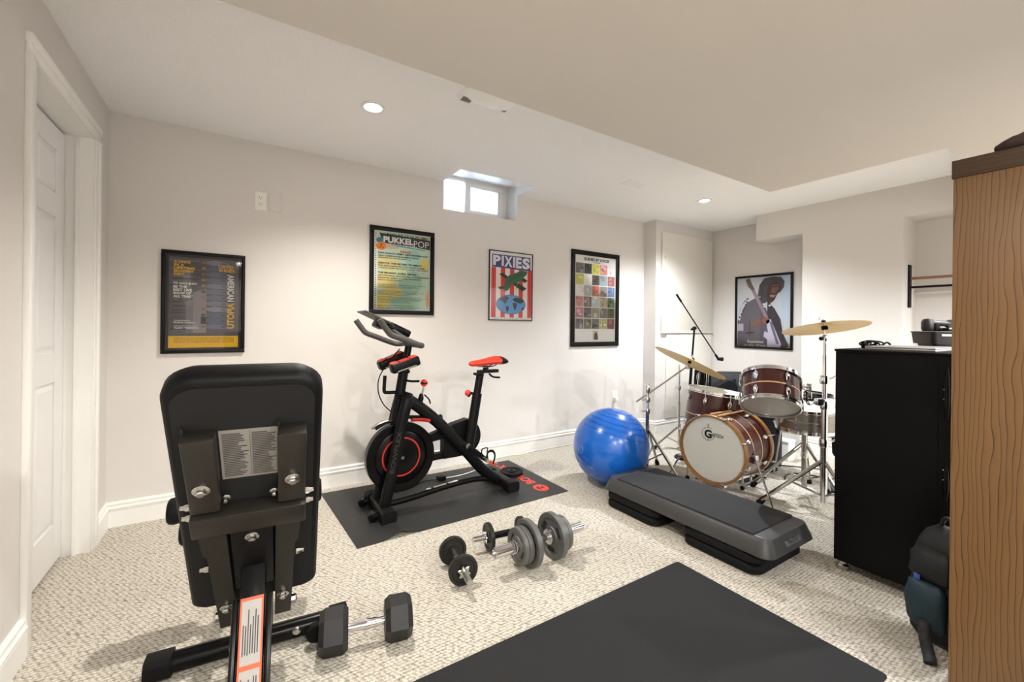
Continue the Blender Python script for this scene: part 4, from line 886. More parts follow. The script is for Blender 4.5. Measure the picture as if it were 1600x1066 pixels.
# ================================================================== drum kit
MAHO = mat('mahogany_lacquer', (66, 21, 17), .28, var=.35, nscale=14, coat=.2)
HOOPW = mat('maple_hoop', (158, 108, 54), .35, var=.15, nscale=30, coat=.2)
INLAY = mat('maple_inlay', (212, 170, 118), .4, var=.06)
HEADW = mat('drum_head_white', (214, 214, 206), .45, var=.03, nscale=12)
HEADC = mat('drum_head_clear', (176, 168, 160), .2, var=.08, nscale=6)
def frame(axis, ref=UP):
    z = V(axis).normalized(); x = (V(ref) - z * V(ref).dot(z)).normalized(); y = z.cross(x)
    return x, y, z
def lug(t, c, out, ax_, L_=.05, r_=.011):
    u, v_, w_ = frame(out, ax_); rings = []
    for i in range(9):
        q = i / 8; k = math.sin(PI * min(max(q, .06), .94)) ** .6
        rings.append([c + u * (q - .5) * L_ + v_ * (r_ * k * math.cos(2 * PI * j / 10)) + w_ * (r_ * k * (.55 + .45 * math.sin(2 * PI * j / 10))) for j in range(10)])
    return MB().loft(rings).build('lug', CHROME, t, ang=70)
def drum(t, c, axis, R_, H_, nl, hoop=CHROME, shell=MAHO, rod=True, wood=False, head=HEADW, bot=HEADW, inlays=1, phase=.0, lugs='split'):
    """c: centre of the top head; axis points out of the top head"""
    x, y, z = frame(axis, V((0, 0, 1)) if abs(V(axis).normalized().z) < .9 else V((1, 0, 0))); c = V(c)
    sh = MB().lathe([(R_, -.006), (R_, -H_ + .006)], c, z, n=64); sh.lathe([(R_ - .006, -.004), (R_ - .006, -H_ + .004)], c, z, n=64)
    sh = MB().lathe([(R_ - .006, -.004), (R_, -.006), (R_, -H_ + .006), (R_ - .006, -H_ + .004)], c, z, n=64, closed=True); shell_o = sh.build('shell', shell, t, ang=30)
    for k in range(inlays):
        h = -H_ * ((k + 1) / (inlays + 1)); MB().lathe([(R_ + .0004, h - .004), (R_ + .0012, h - .003), (R_ + .0012, h + .003), (R_ + .0004, h + .004)], c, z, n=64, closed=True).build('inlay_band', INLAY, shell_o)
    for nm, h, s, hm in (('batter_head', 0, 1, head), ('resonant_head', -H_, -1, bot)):
        MB().lathe([(0, h + .002 * s), (R_ - .004, h + .002 * s), (R_ + .003, h - .004 * s), (R_ + .003, h - .010 * s)], c, z, n=64).build(nm, hm, t, ang=40)
    for h, s in ((0, 1), (-H_, -1)):
        if wood: MB().lathe([(R_ + .004, h + .022 * s), (R_ + .013, h + .022 * s), (R_ + .015, h + .018 * s), (R_ + .015, h - .020 * s), (R_ + .004, h - .020 * s)], c, z, n=72, closed=True).build('hoop', HOOPW, t, ang=30)
        else: MB().lathe([(R_ + .003, h + .011 * s), (R_ + .008, h + .012 * s), (R_ + .007, h - .004 * s), (R_ + .012, h - .008 * s), (R_ + .012, h - .013 * s), (R_ + .004, h - .013 * s)], c, z, n=64, closed=True).build('rim', hoop, t, ang=30)
    for i in range(nl):
        q = phase + 2 * PI * i / nl; o = x * math.cos(q) + y * math.sin(q)
        for h, s in ((0, 1), (-H_, -1)):
            if lugs == 'none': continue
            lp = c + z * (h - s * (H_ * .5 if lugs == 'tube' else min(.062, H_ * .25))) + o * (R_ + .004)
            if lugs == 'tube' and s < 0: continue
            lug(t, lp, o, z, L_=(H_ * .8 if lugs == 'tube' else .058), r_=.009 if lugs == 'tube' else (.015 if wood else .0135))
            if rod: 
                MB().tube(c + z * (h + s * .008) + o * (R_ + .013), lp + o * .008, .0035, n=8).build('tension_rod', CHROME, t)
                if wood: MB().box(-.013, .013, -.020, .020, -.004, .015, bev=.004, M=Matrix.Translation(c + z * (h + s * .015) + o * (R_ + .014)) @ Matrix((tuple(y.lerp(y, 1)), tuple(z), tuple(o))).transposed().to_4x4()).build('claw_hook', CHROME, t)
    return x, y, z
# bass drum, front head towards -X
bd_c = V((2.715, 1.70, .322)); bax = V((-.99, -.06, .0)).normalized()
t = thing('bass_drum', 'mahogany bass drum with wood hoops and white front head', 'drum', (2.88, 1.70, 0))
x, y, z = drum(t, bd_c, bax, .218, .36, 8, wood=True, inlays=2, phase=PI / 8)
hx, hz_ = bax, UP; hr = V((bax.y, -bax.x, 0)) * 1; hr = UP.cross(bax).normalized()
HM = Matrix(((hr.x, 0, bax.x, bd_c.x), (hr.y, 0, bax.y, bd_c.y), (0, 1, 0, bd_c.z), (0, 0, 0, 1))) @ Matrix.Translation((0, 0, .0032))
INK = mat('black_ink', (22, 22, 24), .5)
hd = [o for o in t.children if o.name.startswith('batter_head')][0]
m = MB(); m.text('G', -.055, -.002, .070, .128, M=HM, bold=.05).text('RETSCH', .0, .075, .086, .108, M=HM, bold=.025).rect(.005, .06, .1115, .113, M=HM).flat([(-.026, .070), (-.034, .048), (-.022, .070)], M=HM)
m.build('maker_lettering', INK, hd, smooth=False)
m = MB()
for i in range(22):
    q = 2 * PI * i / 22; 
    if .0 < q < .9: continue
    m.rect(-.028 + .044 * math.cos(q) - .003, -.028 + .044 * math.cos(q) + .003, .099 + .044 * math.sin(q) - .003, .099 + .044 * math.sin(q) + .003, M=HM)
m.rect(-.0295, -.0265, .143, .168, M=HM).rect(-.038, -.018, .158, .160, M=HM); o = m.build('logo_ring', INK, hd, smooth=False); o['kind'] = 'stuff'
for sy in (-1, 1):                                   # spurs
    s0 = bd_c - bax * .11 + hr * sy * .215 + UP * -.03; s1 = s0 + V((-.06, 0, 0)) + hr * sy * .16; s1.z = .012
    MB().tube(s0 + UP * .05, s1, .0065, n=10).build('spur', CHROME, t); MB().sphere(s1, .012, 10, 8).build('spur_tip', BLK_RUBBER, t)
    MB().box(-.02, .02, -.018, .018, -.03, .03, bev=.008, M=Matrix.Translation(s0 + hr * sy * .012)).build('spur_bracket', CHROME, t)
# kick pedal behind
t = thing('kick_pedal', 'chrome kick pedal behind the bass drum', 'pedal', (3.22, 1.72, 0))
MB().box(3.12, 3.40, 1.68, 1.76, .0, .012, bev=.003).build('base_plate', CHROMED, t); MB().box(3.16, 3.40, 1.69, 1.75, .03, .04, bev=.003, M=Matrix.Translation((0, 0, -.05)) @ Matrix.Translation((3.4, 0, .07)) @ Matrix.Rotation(.25, 4, 'Y') @ Matrix.Translation((-3.4, 0, 0))).build('foot_board', CHROMED, t)
for yy in (1.67, 1.77): MB().tube((3.15, yy, .01), (3.15, yy, .2), .008).build('post', CHROME, t)
MB().tube((3.15, 1.67, .195), (3.15, 1.77, .195), .006).build('axle', CHROME, t); MB().tube((3.15, 1.72, .19), (3.125, 1.72, .33), .004).build('beater_shaft', CHROME, t); MB().sphere((3.123, 1.72, .335), .022, 14, 10).build('beater', PAPER, t)
# floor tom
t = thing('floor_tom', 'mahogany floor tom with chrome rim behind the bass drum', 'drum', (3.07, 1.87, 0))
ft_c = V((3.03, 1.862, .668)); fax = V((.09, -.09, 1)).normalized()
drum(t, ft_c, fax, .197, .36, 8, inlays=1, phase=.2)
for q in (.4, 2.5, 4.6):
    o = V((math.cos(q), math.sin(q), 0)) * .212; p = ft_c + o; MB().tube((p.x, p.y, .02), (p.x, p.y, .50), .006).build('leg', CHROME, t); MB().sphere((p.x, p.y, .018), .016, 12, 8).build('rubber_foot', BLK_RUBBER, t)
    MB().box(p.x - .018, p.x + .018, p.y - .018, p.y + .018, .40, .46, bev=.006).build('leg_bracket', CHROME, t)
# rack tom, tilted towards the stool
rt_c = V((2.745, 1.345, .842)); rax = (UP + FW * .52 + RT * .30).normalized()
t = thing('rack_tom', 'mahogany rack tom with clear lower head hung from the ride stand', 'drum', (2.72, 1.33, .6))
x, y, z = drum(t, rt_c, rax, .150, .185, 6, inlays=1, phase=.55, bot=HEADC)
bdg = rt_c - z * .0975 + (-FW - z * (-FW).dot(z)).normalized() * .1595; MB().lathe([(0, .003), (.014, .003), (.016, 0)], bdg, (bdg - (rt_c - z * .0975)), n=20).build('badge', mat('badge_black', (24, 22, 22), .3), t)
mt_ = rt_c - z * .09 + RT * .165
MB().box(-.02, .025, -.03, .03, -.04, .05, bev=.008, M=Matrix.Translation(mt_)).build('mount_bracket', CHROME, t)
MB().path(catmull([mt_ + RT * .02, mt_ + RT * .05 + UP * -.0, mt_ + RT * .055 - UP * .05, mt_ + RT * .075 - UP * .075, V((3.05, 1.23, .685))], 6), .009, n=10).build('tom_arm', CHROME, t)
for dz in (.03, -.02): MB().tube(mt_ + RT * .03 + UP * dz, mt_ + RT * .07 + UP * dz, .005).build('wing_bolt', CHROME, t); MB().box(-.004, .004, -.015, .015, -.02, .02, bev=.003, M=Matrix.Translation(mt_ + RT * .07 + UP * dz)).build('wing', CHROME, t)

def tripod(t, base, zt, zk, feet, r=.010, brace=.45):
    """centre column from zt down, legs from zk to each floor point with a stay back to the column"""
    b_ = V((base[0], base[1], 0))
    for fx, fy in feet:
        f = V((fx, fy, .015)); k = b_ + UP * zk; lg = MB().path([k, f], r * .8, n=8, sx=1.5).build('leg', CHROMED, t)
        d_ = (f - k); MB().lathe([(.017, 0), (.019, .02), (.012, .05)], f - UP * .012 , k - f, n=12).build('rubber_foot', BLK_RUBBER, lg)
        MB().tube(b_ + UP * (zk * .28), k + d_ * brace, r * .55, n=8).build('stay', CHROMED, t)
    MB().lathe([(.017, 0), (.017, .04)], b_ + UP * (zk - .02), n=14).build('leg_collar', CHROME, t)
    MB().lathe([(.016, 0), (.016, .04)], b_ + UP * (zk * .28 - .02), n=14).build('stay_collar', CHROME, t)
def cymbal(t, c, axis, R_):
    p = [(0, .020), (.02, .0195), (.038, .015), (.048, .007), (.056, .0045), (R_ * .6, -.004), (R_, -.016), (R_, -.0172), (R_ * .6, -.0055), (.056, .003), (.046, .0055), (.036, .0135), (.018, .018), (0, .0185)]
    cy = MB().lathe(p, c, axis, n=72).build('cymbal', BRASS, t, ang=25)
    for k in (.3, .45, .6, .75, .9):
        h = .0045 + (k * R_ - .056) * (-.0205 / (R_ - .056))
        MB().ring(k * R_, .0006, V(c) + V(axis).normalized() * h, axis, 72, 4).build('groove_ring', BRASS, cy)
    return cy
# ride cymbal stand
t = thing('cymbal_stand', 'tall chrome stand carrying the bronze ride cymbal beside the black cabinet', 'cymbal stand', (3.12, 1.20, 0))
bx_, by_ = 3.118, 1.200
tripod(t, (bx_, by_), 1.1, .32, [(2.86, 1.47), (3.46, 1.30), (3.02, .93)], .012, .5)
MB().tube((bx_, by_, .05), (bx_, by_, .66), .020, n=18).build('lower_tube', CHROME, t)
MB().tube((bx_, by_, .60), (bx_, by_, .98), .0135, n=18).build('upper_tube', CHROME, t); MB().tube((bx_, by_, .9), (bx_, by_, 1.085), .010, n=14).build('top_tube', CHROME, t)
for zz in (.64, .40, .80):
    MB().lathe([(.024, 0), (.027, .012), (.027, .04), (.024, .052)], (bx_, by_, zz), n=16).build('height_clamp', CHROME, t)
    MB().path(catmull([V((bx_, by_, zz + .03)) + RT * .02, V((bx_, by_, zz + .035)) + RT * .045, V((bx_, by_, zz + .05)) + RT * .075], 3), .006, n=8).build('wing_nut', CHROME, t)
MB().box(-.055, .06, -.02, .02, -.022, .022, bev=.006, M=Matrix.Translation((bx_, by_, .685)) @ Matrix.Rotation(YAW - PI / 2, 4, 'Z')).build('multi_clamp', CHROME, t)
cax = (UP + FW * .22 - RT * .03).normalized(); cc_ = V((3.12, 1.206, 1.166))
MB().lathe([(.013, 0), (.016, .01), (.016, .03), (.012, .04)], (bx_, by_, 1.07), n=14).build('tilter', CHROME, t); MB().sphere(V((bx_, by_, 1.085)) - RT * .025, .013, 12, 8).build('tilter_knob', BLK_SATIN, t)
MB().tube((bx_, by_, 1.085), cc_ + cax * .055, .004).build('cymbal_rod', CHROME, t)
MB().lathe([(.018, -.025), (.018, -.002)], cc_, cax, n=18).build('felt', BLK_MATTE, t); MB().lathe([(.012, .018), (.012, .034)], cc_, cax, n=16).build('top_felt', BLK_MATTE, t)
cymbal(t, cc_, cax, .232)
MB().box(-.026, .026, -.005, .005, -.006, .012, bev=.004, M=Matrix.Translation(cc_ + cax * .044) @ Matrix.Rotation(YAW - PI / 2, 4, 'Z')).build('wing_nut', CHROME, t)
# crash boom stand
t = thing('cymbal_stand', 'chrome boom stand with tilted crash cymbal behind the blue ball', 'cymbal stand', (2.84, 2.31, 0))
bx_, by_ = 2.700, 2.235
def dp(x, y, d): return V((0, 0, CAM_H)) + (FW + RT * ((x - 800) * c_ + (y - CY) * s_) / F_PX - UP * (-(x - 800) * s_ + (y - CY) * c_) / F_PX) * d
dS = V((bx_, by_, 0)).dot(FW)
tripod(t, (bx_, by_), .7, .36, [(2.50, 2.36), (2.76, 1.98), (2.96, 2.34)], .011, .5)
MB().tube((bx_, by_, .06), (bx_, by_, .50), .013, n=16).build('lower_tube', mat('blued_chrome', (120, 122, 150), .2, 1.0, var=.1), t); MB().tube((bx_, by_, .48), (bx_, by_, .66), .010, n=14).build('upper_tube', CHROME, t)
for zz in (.47, .56): MB().lathe([(.018, 0), (.020, .01), (.020, .03), (.018, .04)], (bx_, by_, zz), n=14).build('height_clamp', CHROME, t); MB().path([V((bx_, by_, zz + .02)), V((bx_, by_, zz + .02)) - RT * .045], .007, n=8).build('wing_nut', CHROME, t)
MB().lathe([(.016, 0), (.02, .02), (.02, .05), (.012, .065)], (bx_, by_, .635), n=14).build('boom_tilter', CHROME, t)
b0 = dp(994, 628, dS - .0); b1 = dp(1074, 573, dS + .06)
MB().tube(b0, b1, .007, n=12).build('boom_arm', CHROME, t)
cax = (UP * .89 + RT * .44 + FW * .0).normalized(); cc_ = b1 + cax * .05
MB().box(-.014, .014, -.014, .014, -.02, .02, bev=.005, M=Matrix.Translation(b1)).build('cymbal_tilter', CHROME, t)
MB().tube(b1, cc_ + cax * .06, .004).build('cymbal_rod', CHROME, t); MB().lathe([(.014, -.02), (.014, -.002)], cc_, cax, n=16).build('felt', BLK_MATTE, t)
cymbal(t, cc_, cax, .285)
# straight chrome stand behind
t = thing('drum_hardware_stand', 'slim straight chrome stand behind the crash cymbal', 'stand', (3.50, 2.53, 0))
tripod(t, (3.50, 2.53), .7, .22, [(3.30, 2.66), (3.42, 2.30), (3.72, 2.60)], .010, .5)
MB().tube((3.50, 2.53, .03), (3.50, 2.53, .45), .011).build('lower_tube', CHROME, t); MB().tube((3.50, 2.53, .44), (3.50, 2.53, .80), .008).build('upper_tube', CHROME, t)
MB().lathe([(.016, 0), (.018, .02), (.016, .04)], (3.50, 2.53, .56), n=14).build('clamp', CHROME, t); MB().tube(V((3.50, 2.53, .58)) - RT * .05, V((3.50, 2.53, .58)) + RT * .02, .006).build('wing_nut', CHROME, t)
# microphone stand
t = thing('microphone_stand', 'black boom microphone stand with angled arm above the floor tom', 'microphone stand', (3.35, 2.306, 0))
mb_ = V((3.35, 2.306, 0)); dm = mb_.dot(FW); j = dp(1085, 513, dm); lo_ = V((mb_.x, mb_.y, .02))
lo_ = dp(1070, 690, dm); lo_.z = .02
MB().lathe([(.085, 0), (.085, .012), (.075, .02), (.03, .03), (.02, .05)], (lo_.x, lo_.y, 0), n=36).build('round_base', BLK_SATIN, t)
MB().tube(lo_, lo_.lerp(j, .72), .0125).build('lower_tube', BLK_SATIN, t); MB().tube(lo_.lerp(j, .70), j, .008).build('upper_tube', BLK_SATIN, t)
MB().lathe([(.02, -.02), (.022, 0), (.022, .02), (.016, .03)], lo_.lerp(j, .74), j - lo_, n=14).build('clutch', BLK_RUBBER, t)
MB().lathe([(.016, -.012), (.016, .012)], j, FW, n=18).build('boom_joint', BLK_SATIN, t); MB().sphere(j - RT * .02 - UP * .01, .012, 12, 8).build('joint_knob', BLK_SATIN, t)
e0 = dp(1057, 460, dm - .05); e1 = dp(1119, 556, dm + .03); MB().tube(e0, e1, .0055).build('boom_arm', BLK_SATIN, t); MB().tube(e0, e0.lerp(e1, .12), .009).build('counterweight', BLK_SATIN, t)
u_ = (e1 - e0).normalized(); MB().tube(e1 - u_ * .01, e1 + u_ * .035, .010).build('clip_mount', BLK_RUBBER, t)
e2 = e1 + u_ * .035; MB().tube(e2 - RT * .005 , e2 + RT * .04 - UP * .002, .014, .018).build('microphone_clip', BLK_RUBBER, t)
# snare drum and its stand
sc_ = V((3.313, 1.385, .602)); sax = (UP - FW * .05 - RT * .02).normalized()
t = thing('snare_drum', 'silver metal snare drum with white head beside the ride stand', 'drum', (3.313, 1.385, .45))
drum(t, sc_, sax, .182, .135, 8, shell=mat('nickel_shell', (150, 146, 138), .28, .85, var=.08), inlays=0, phase=.1, lugs='tube')
MB().lathe([(.1835, -.002), (.1855, 0), (.1835, .002)], sc_ - sax * .0675, sax, n=64).build('shell_bead', CHROME, t)
MB().box(-.02, .02, -.015, .015, -.045, .03, bev=.005, M=Matrix.Translation(sc_ - sax * .06 - RT * .19 - FW * .04)).build('strainer', CHROME, t); MB().box(-.015, .03, -.01, .01, -.02, .02, bev=.005, M=Matrix.Translation(sc_ - sax * .13 - RT * .13 - FW * .08)).build('butt_plate', BLK_SATIN, t)
t = thing('snare_stand', 'chrome tripod stand under the silver snare drum', 'stand', (3.32, 1.395, 0))
tripod(t, (3.32, 1.395), .4, .36, [(3.14, 1.66), (3.58, 1.47), (3.28, 1.13)], .011, .55)
MB().tube((3.32, 1.395, .05), (3.32, 1.395, .43), .018).build('centre_tube', CHROMED, t)
for q in (.5, 2.6, 4.7):
    e = V((3.32 + .19 * math.cos(q), 1.395 + .19 * math.sin(q), .435)); MB().tube((3.32, 1.395, .41), e, .006).build('basket_arm', CHROMED, t); MB().lathe([(.011, -.02), (.011, .012)], e, n=10).build('basket_grip', BLK_RUBBER, t)
MB().lathe([(.02, 0), (.022, .02), (.02, .04)], (3.32, 1.395, .25), n=14).build('clamp', CHROME, t)
# dark second drum behind the snare
t = thing('side_drum', 'black shallow drum with dark rim behind the silver snare', 'drum', (3.70, 1.57, 0))
drum(t, V((3.70, 1.57, .655)), (UP * 1 - FW * .0 + RT * .10).normalized(), .185, .10, 8, hoop=mat('black_nickel', (52, 52, 54), .25, .8), shell=BLK_GLOSS, head=mat('dark_head', (46, 46, 48), .5), inlays=0, lugs='none')
for q in (.3, 2.4, 4.5):
    e = V((3.70 + .13 * math.cos(q), 1.57 + .13 * math.sin(q), .555)); f = V((3.70 + .20 * math.cos(q), 1.57 + .20 * math.sin(q), .012)); MB().tube(f, e, .008).build('leg', CHROMED, t)
# charcoal drum case behind the bass drum
t = thing('drum_case', 'charcoal round drum case standing behind the bass drum', 'case', (3.63, 1.88, 0))
CHAR = mat('charcoal_fabric', (30, 33, 37), .75, var=.1, bump=.2)
MB().lathe([(0, .02), (.15, .02), (.175, .04), (.178, .07), (.178, .50), (.17, .53), (.14, .545), (0, .55)], (3.63, 1.88, 0), n=40).build('body', CHAR, t, ang=50)
MB().ring(.179, .005, (3.63, 1.88, .44), (0, 0, 1), 40, 6).build('zip', BLK_SATIN, t); MB().lathe([(.15, 0), (.15, .022)], (3.63, 1.88, 0), n=30).build('foot_ring', BLK_RUBBER, t)
MB().path(catmull([(3.62, 1.80, .54), (3.63, 1.84, .585), (3.63, 1.92, .585), (3.63, 1.96, .54)], 5), .010, n=8).build('handle', BLK_MATTE, t)
# two drumsticks lying on the bass drum
for k, (y_, z_, an) in enumerate(((1.665, .557, .05), (1.70, .560, -.03))):
    t = thing('drumstick', ['pale maple drumstick lying on the bass drum, nearer the viewer', 'pale maple drumstick lying on the bass drum, nearer the wall'][k], 'drumstick', (2.90, y_, z_), group='drumsticks on the bass drum')
    a = V((2.70, y_ - .2 * an, z_)); d_ = V((1, an, 0)).normalized()
    MB().lathe([(0, 0), (.006, .002), (.0075, .01), (.0075, .28), (.005, .345)], a, d_, n=12).build('shaft', INLAY, t); MB().lathe([(.004, .345), (.0062, .353), (.0055, .364), (0, .368)], a, d_, n=12).build('tip', INLAY, t)
# stick bag with sticks at the cabinet corner
t = thing('stick_bag', 'black drumstick bag with wooden sticks at the black cabinet corner', 'bag', (3.61, 1.290, 0))
sb = V((3.61, 1.290, 0))
m = MB(); m.loft([[(sb.x + x, sb.y + y, z) for x, y in rrect(w_, d_, .03, 5)] for z, w_, d_ in ((.25, .13, .05), (.27, .15, .06), (.45, .16, .07), (.62, .15, .06), (.655, .13, .04))]); m.build('pouch', BLK_MATTE, t, ang=50)
MB().tube(sb + V((0, 0, .28)), sb + V((0, 0, .01)), .012).build('post', BLK_SATIN, t); MB().lathe([(.10, 0), (.10, .012), (.02, .02)], sb, n=24).build('post_base', BLK_SATIN, t)
for dx in (-.05, .0, .05): MB().tube(sb + V((dx, .0, .55)), sb + V((dx * 1.1, .0, .73)), .008).build('stick', HOOPW, t)
# dark gig bag / padded case standing by the far wall
t = thing('gig_bag', 'dark grey padded gig bag standing behind the floor tom', 'bag', (4.24, 2.47, 0))
g = V((4.24, 2.47, 0))
GM = Matrix.Translation(g) @ Matrix.Rotation(YAW - PI / 2, 4, 'Z')
MB().loft([[(x, y, z) for x, y in rrect(w_, d_, min(.06, d_ * .4), 5)] for z, w_, d_ in ((0, .36, .2), (.03, .40, .24), (.45, .40, .24), (.60, .37, .22), (.675, .31, .17), (.70, .24, .10))], M=GM).build('body', CHAR, t, ang=60)
MB().box(-.03, .0, -.128, -.118, .48, .64, bev=.004, M=GM).build('strap_slot', BLK_MATTE, t); MB().box(-.14, .14, -.135, -.118, .12, .42, bev=.012, M=GM).build('front_pocket', BLK_MATTE, t)
t = thing('soft_case', 'black rounded soft case leaning beside the grey gig bag', 'bag', (3.90, 2.34, 0))
GM = Matrix.Translation((3.90, 2.34, 0)) @ Matrix.Rotation(YAW - PI / 2, 4, 'Z'); ol = [(-.20, 0), (.12, 0), (.12, .60)] + [(.02 + .10 * math.cos(a_) * 1, .60 + .06 * math.sin(a_)) for a_ in (PI / 4, PI / 2)] + [(-.10, .60), (-.17, .50), (-.20, .38)]
MB().loft([[(x * k, y_, z * (1 if k == 1 else .99)) for x, z in ol] for y_, k in ((-.07, .9), (-.05, 1), (.05, 1), (.07, .9))], M=GM).build('body', BLK_MATTE, t, ang=50)
MB().path(catmull([GM @ V(p) for p in ((-.1, -.08, .3), (-.05, -.09, .45), (.02, -.08, .55))], 4), .012, n=8).build('strap', BLK_MATTE, t)
# chair-back tube with coiled cables
t = thing('cable_rack', 'black bent tube rack hung with coiled black cables', 'rack', (3.61, 2.375, 0))
cr0 = dp(1086, 640, 3.95); cr1 = dp(1109, 640, 3.95)
zt_ = dp(1100, 579, 3.95).z
MB().path(catmull([(cr0.x, cr0.y, .02), (cr0.x, cr0.y, zt_ - .06), tuple(V((cr0.x, cr0.y, zt_ - .015)).lerp(V((cr1.x, cr1.y, zt_ - .015)), .12)), tuple(V((cr0.x, cr0.y, zt_)).lerp(V((cr1.x, cr1.y, zt_)), .35)), tuple(V((cr0.x, cr0.y, zt_)).lerp(V((cr1.x, cr1.y, zt_)), .7)), tuple(V((cr0.x, cr0.y, zt_ - .015)).lerp(V((cr1.x, cr1.y, zt_ - .015)), .92)), (cr1.x, cr1.y, zt_ - .07), (cr1.x, cr1.y, .02)], 6), .011, n=10).build('tube_frame', BLK_SATIN, t)
MB().box(cr0.x - .05, cr1.x + .05, cr1.y - .05, cr0.y + .05, 0, .02, bev=.005).build('base', BLK_SATIN, t)
cb = thing('cable_coil', 'bundle of coiled black cables hanging on the bent tube rack', 'cable', (cr0.x + .05, cr0.y - .03, zt_ - .3))
random.seed(9)
for i in range(12):
    q = .1 + .62 * random.random(); c0_ = V((cr0.x, cr0.y, zt_)).lerp(V((cr1.x, cr1.y, zt_)), q) - FW * (.012 + .02 * random.random()); w_ = .016 + .02 * random.random(); h_ = .10 + .06 * random.random()
    MB().path([c0_ + RT * (w_ * math.sin(2 * PI * k / 20)) + UP * (-h_ + .012 + h_ * math.cos(2 * PI * k / 20)) - FW * (.006 * math.cos(2 * PI * k / 20)) for k in range(21)], .0042, n=6).build('loop', BLK_RUBBER, cb)
# cables on the carpet
for nm, lb, mt, pts in (('floor_cable', 'thin black cable looping over the carpet under the snare', BLK_RUBBER, [(3.50, 1.60, .006), (3.62, 1.64, .006), (3.74, 1.60, .006), (3.80, 1.45, .006), (3.90, 1.32, .006), (4.05, 1.30, .006)]), ('floor_cable', 'second black cable running from the drum case to the right wall', BLK_RUBBER, [(3.60, 1.92, .006), (3.85, 1.75, .006), (4.05, 1.5, .006), (4.25, 1.35, .006), (4.4, 1.3, .006)]),
                        ('floor_cable', 'thin white cord lying along the baseboard under the posters', PLASTW, [(1.70, 3.10, .006), (1.85, 3.15, .006), (2.05, 3.165, .006), (2.12, 3.14, .006), (2.25, 3.16, .006), (2.45, 3.165, .006), (2.9, 3.165, .006), (3.33, 3.165, .006)])):
    o = MB().path(catmull(pts, 8), .004, n=6).build(nm, mt, origin=pts[0][:2] + (0,)); tag(o, lb, 'cable')
t = thing('paper_box', 'small white cardboard box on the floor behind the snare stand', 'box', (4.05, 1.85, 0))
MB().box(3.99, 4.11, 1.80, 1.90, .0, .16, bev=.003).build('carton', PAPER, t); MB().box(3.985, 4.115, 1.795, 1.905, .16, .175, bev=.003).build('lid', PAPER, t)
# ================================================================== right side: cabinets and what is on them
CABX, CY0, CY1, CTOP = 2.415, .46, .885, 1.05
cab = thing('black_cabinet', 'tall matte black cabinet on short feet beside the drum kit', 'cabinet', (2.72, .68, 0))
CABM = mat('black_laminate', (6, 6, 6), .5, var=.2, spec=.15)
MB().box(CABX, 3.08, CY0, CY1, .045, CTOP - .012, bev=.002).build('body', CABM, cab)
MB().box(CABX - .004, 3.085, CY0 - .004, CY1 + .004, CTOP - .012, CTOP, bev=.002).build('top', CABM, cab)
m = MB(); m.box(CABX - .003, CABX + .01, .525, CY1 - .002, .05, CTOP - .02, bev=.002); m.build('side_panel', CABM, cab)
for x in (CABX + .03, 3.04):
    for y in (CY0 + .03, CY1 - .025): MB().lathe([(.026, 0), (.028, .006), (.028, .022), (.02, .030), (.018, .046)], (x, y, 0), n=20).build('foot', CHROMED, cab)
for z0, z1 in ((.775, 1.0), (.45, .60)):
    h = MB(); rings = []
    for i in range(13):
        q = i / 12; k = math.sin(PI * q) ** .5 if 0 < q < 1 else .15
        rings.append([(CABX - .003 - (.014 * k) * max(0, math.sin(2 * PI * j / 12)) - .001, .50 + .012 * k * math.cos(2 * PI * j / 12), z0 + (z1 - z0) * q) for j in range(12)])
    hd_ = h.loft(rings).build('handle', BLK_GLOSS, cab, ang=60)
    for zz in (z0 + .09, z0 + .13): MB().sphere((CABX - .016, .507, zz), .0025, 8, 6).build('screw', CHROME, hd_)
# things on the black cabinet
t = thing('laptop', 'thin closed silver laptop lying on the black cabinet', 'laptop', (2.72, .70, CTOP))
MB().box(2.50, 2.86, .555, .80, CTOP, CTOP + .010, bev=.003).build('base', mat('silver_alu', (198, 196, 196), .35, .7), t); MB().box(2.50, 2.86, .555, .80, CTOP + .0105, CTOP + .016, bev=.002).build('lid', mat('silver_alu', (198, 196, 196), .35, .7), t)
t = thing('cable_tangle', 'small tangle of black cable and plug on the black cabinet', 'cable', (2.72, .86, CTOP))
random.seed(21)
tb = dp(1362, 537, 2.20); tb.z = CTOP
for i in range(5):
    c0_ = tb + RT * random.uniform(-.03, .02) + UP * (.018 + .008 * random.random())
    MB().path([c0_ + RT * (.034 * math.cos(2 * PI * k / 18)) + FW * (.02 * math.cos(2 * PI * k / 18 + i)) + UP * (.013 * math.sin(2 * PI * k / 18)) for k in range(19)], .0042, n=6).build('loop', BLK_RUBBER, t)
MB().path(catmull([tb + RT * .02 + UP * .012, tb + RT * .05 + UP * .012, tb + RT * .075 + UP * .028, tb + RT * .092 + UP * .022, tb + RT * .096 + UP * .006], 5), .0048, n=8).build('lead', BLK_RUBBER, t)
MB().box(-.016, .016, -.012, .012, 0, .034, bev=.004, M=Matrix.Translation(tb - RT * .035)).build('plug', BLK_SATIN, t)
bn_ = dp(1466, 540, 2.30); bn_.z = CTOP
t = thing('storage_bin', 'black plastic bin with white label on the black cabinet', 'bin', tuple(bn_))
MN = Matrix.Translation(bn_) @ Matrix.Rotation(YAW - PI / 2 - .15, 4, 'Z')
DK = mat('dark_plastic', (36, 33, 31), .45, var=.1)
m = MB(); o_ = lambda w_, d_, z: [(x, y, z) for x, y in rrect(w_, d_, .02, 4)]
m.loft([o_(.12, .12, 0.001), o_(.13, .13, .022), o_(.155, .15, .022), o_(.168, .16, .082), o_(.175, .165, .083), o_(.175, .165, .088), o_(.163, .155, .088), o_(.15, .14, .03)], M=MN); m.build('tub', DK, t, ang=30)
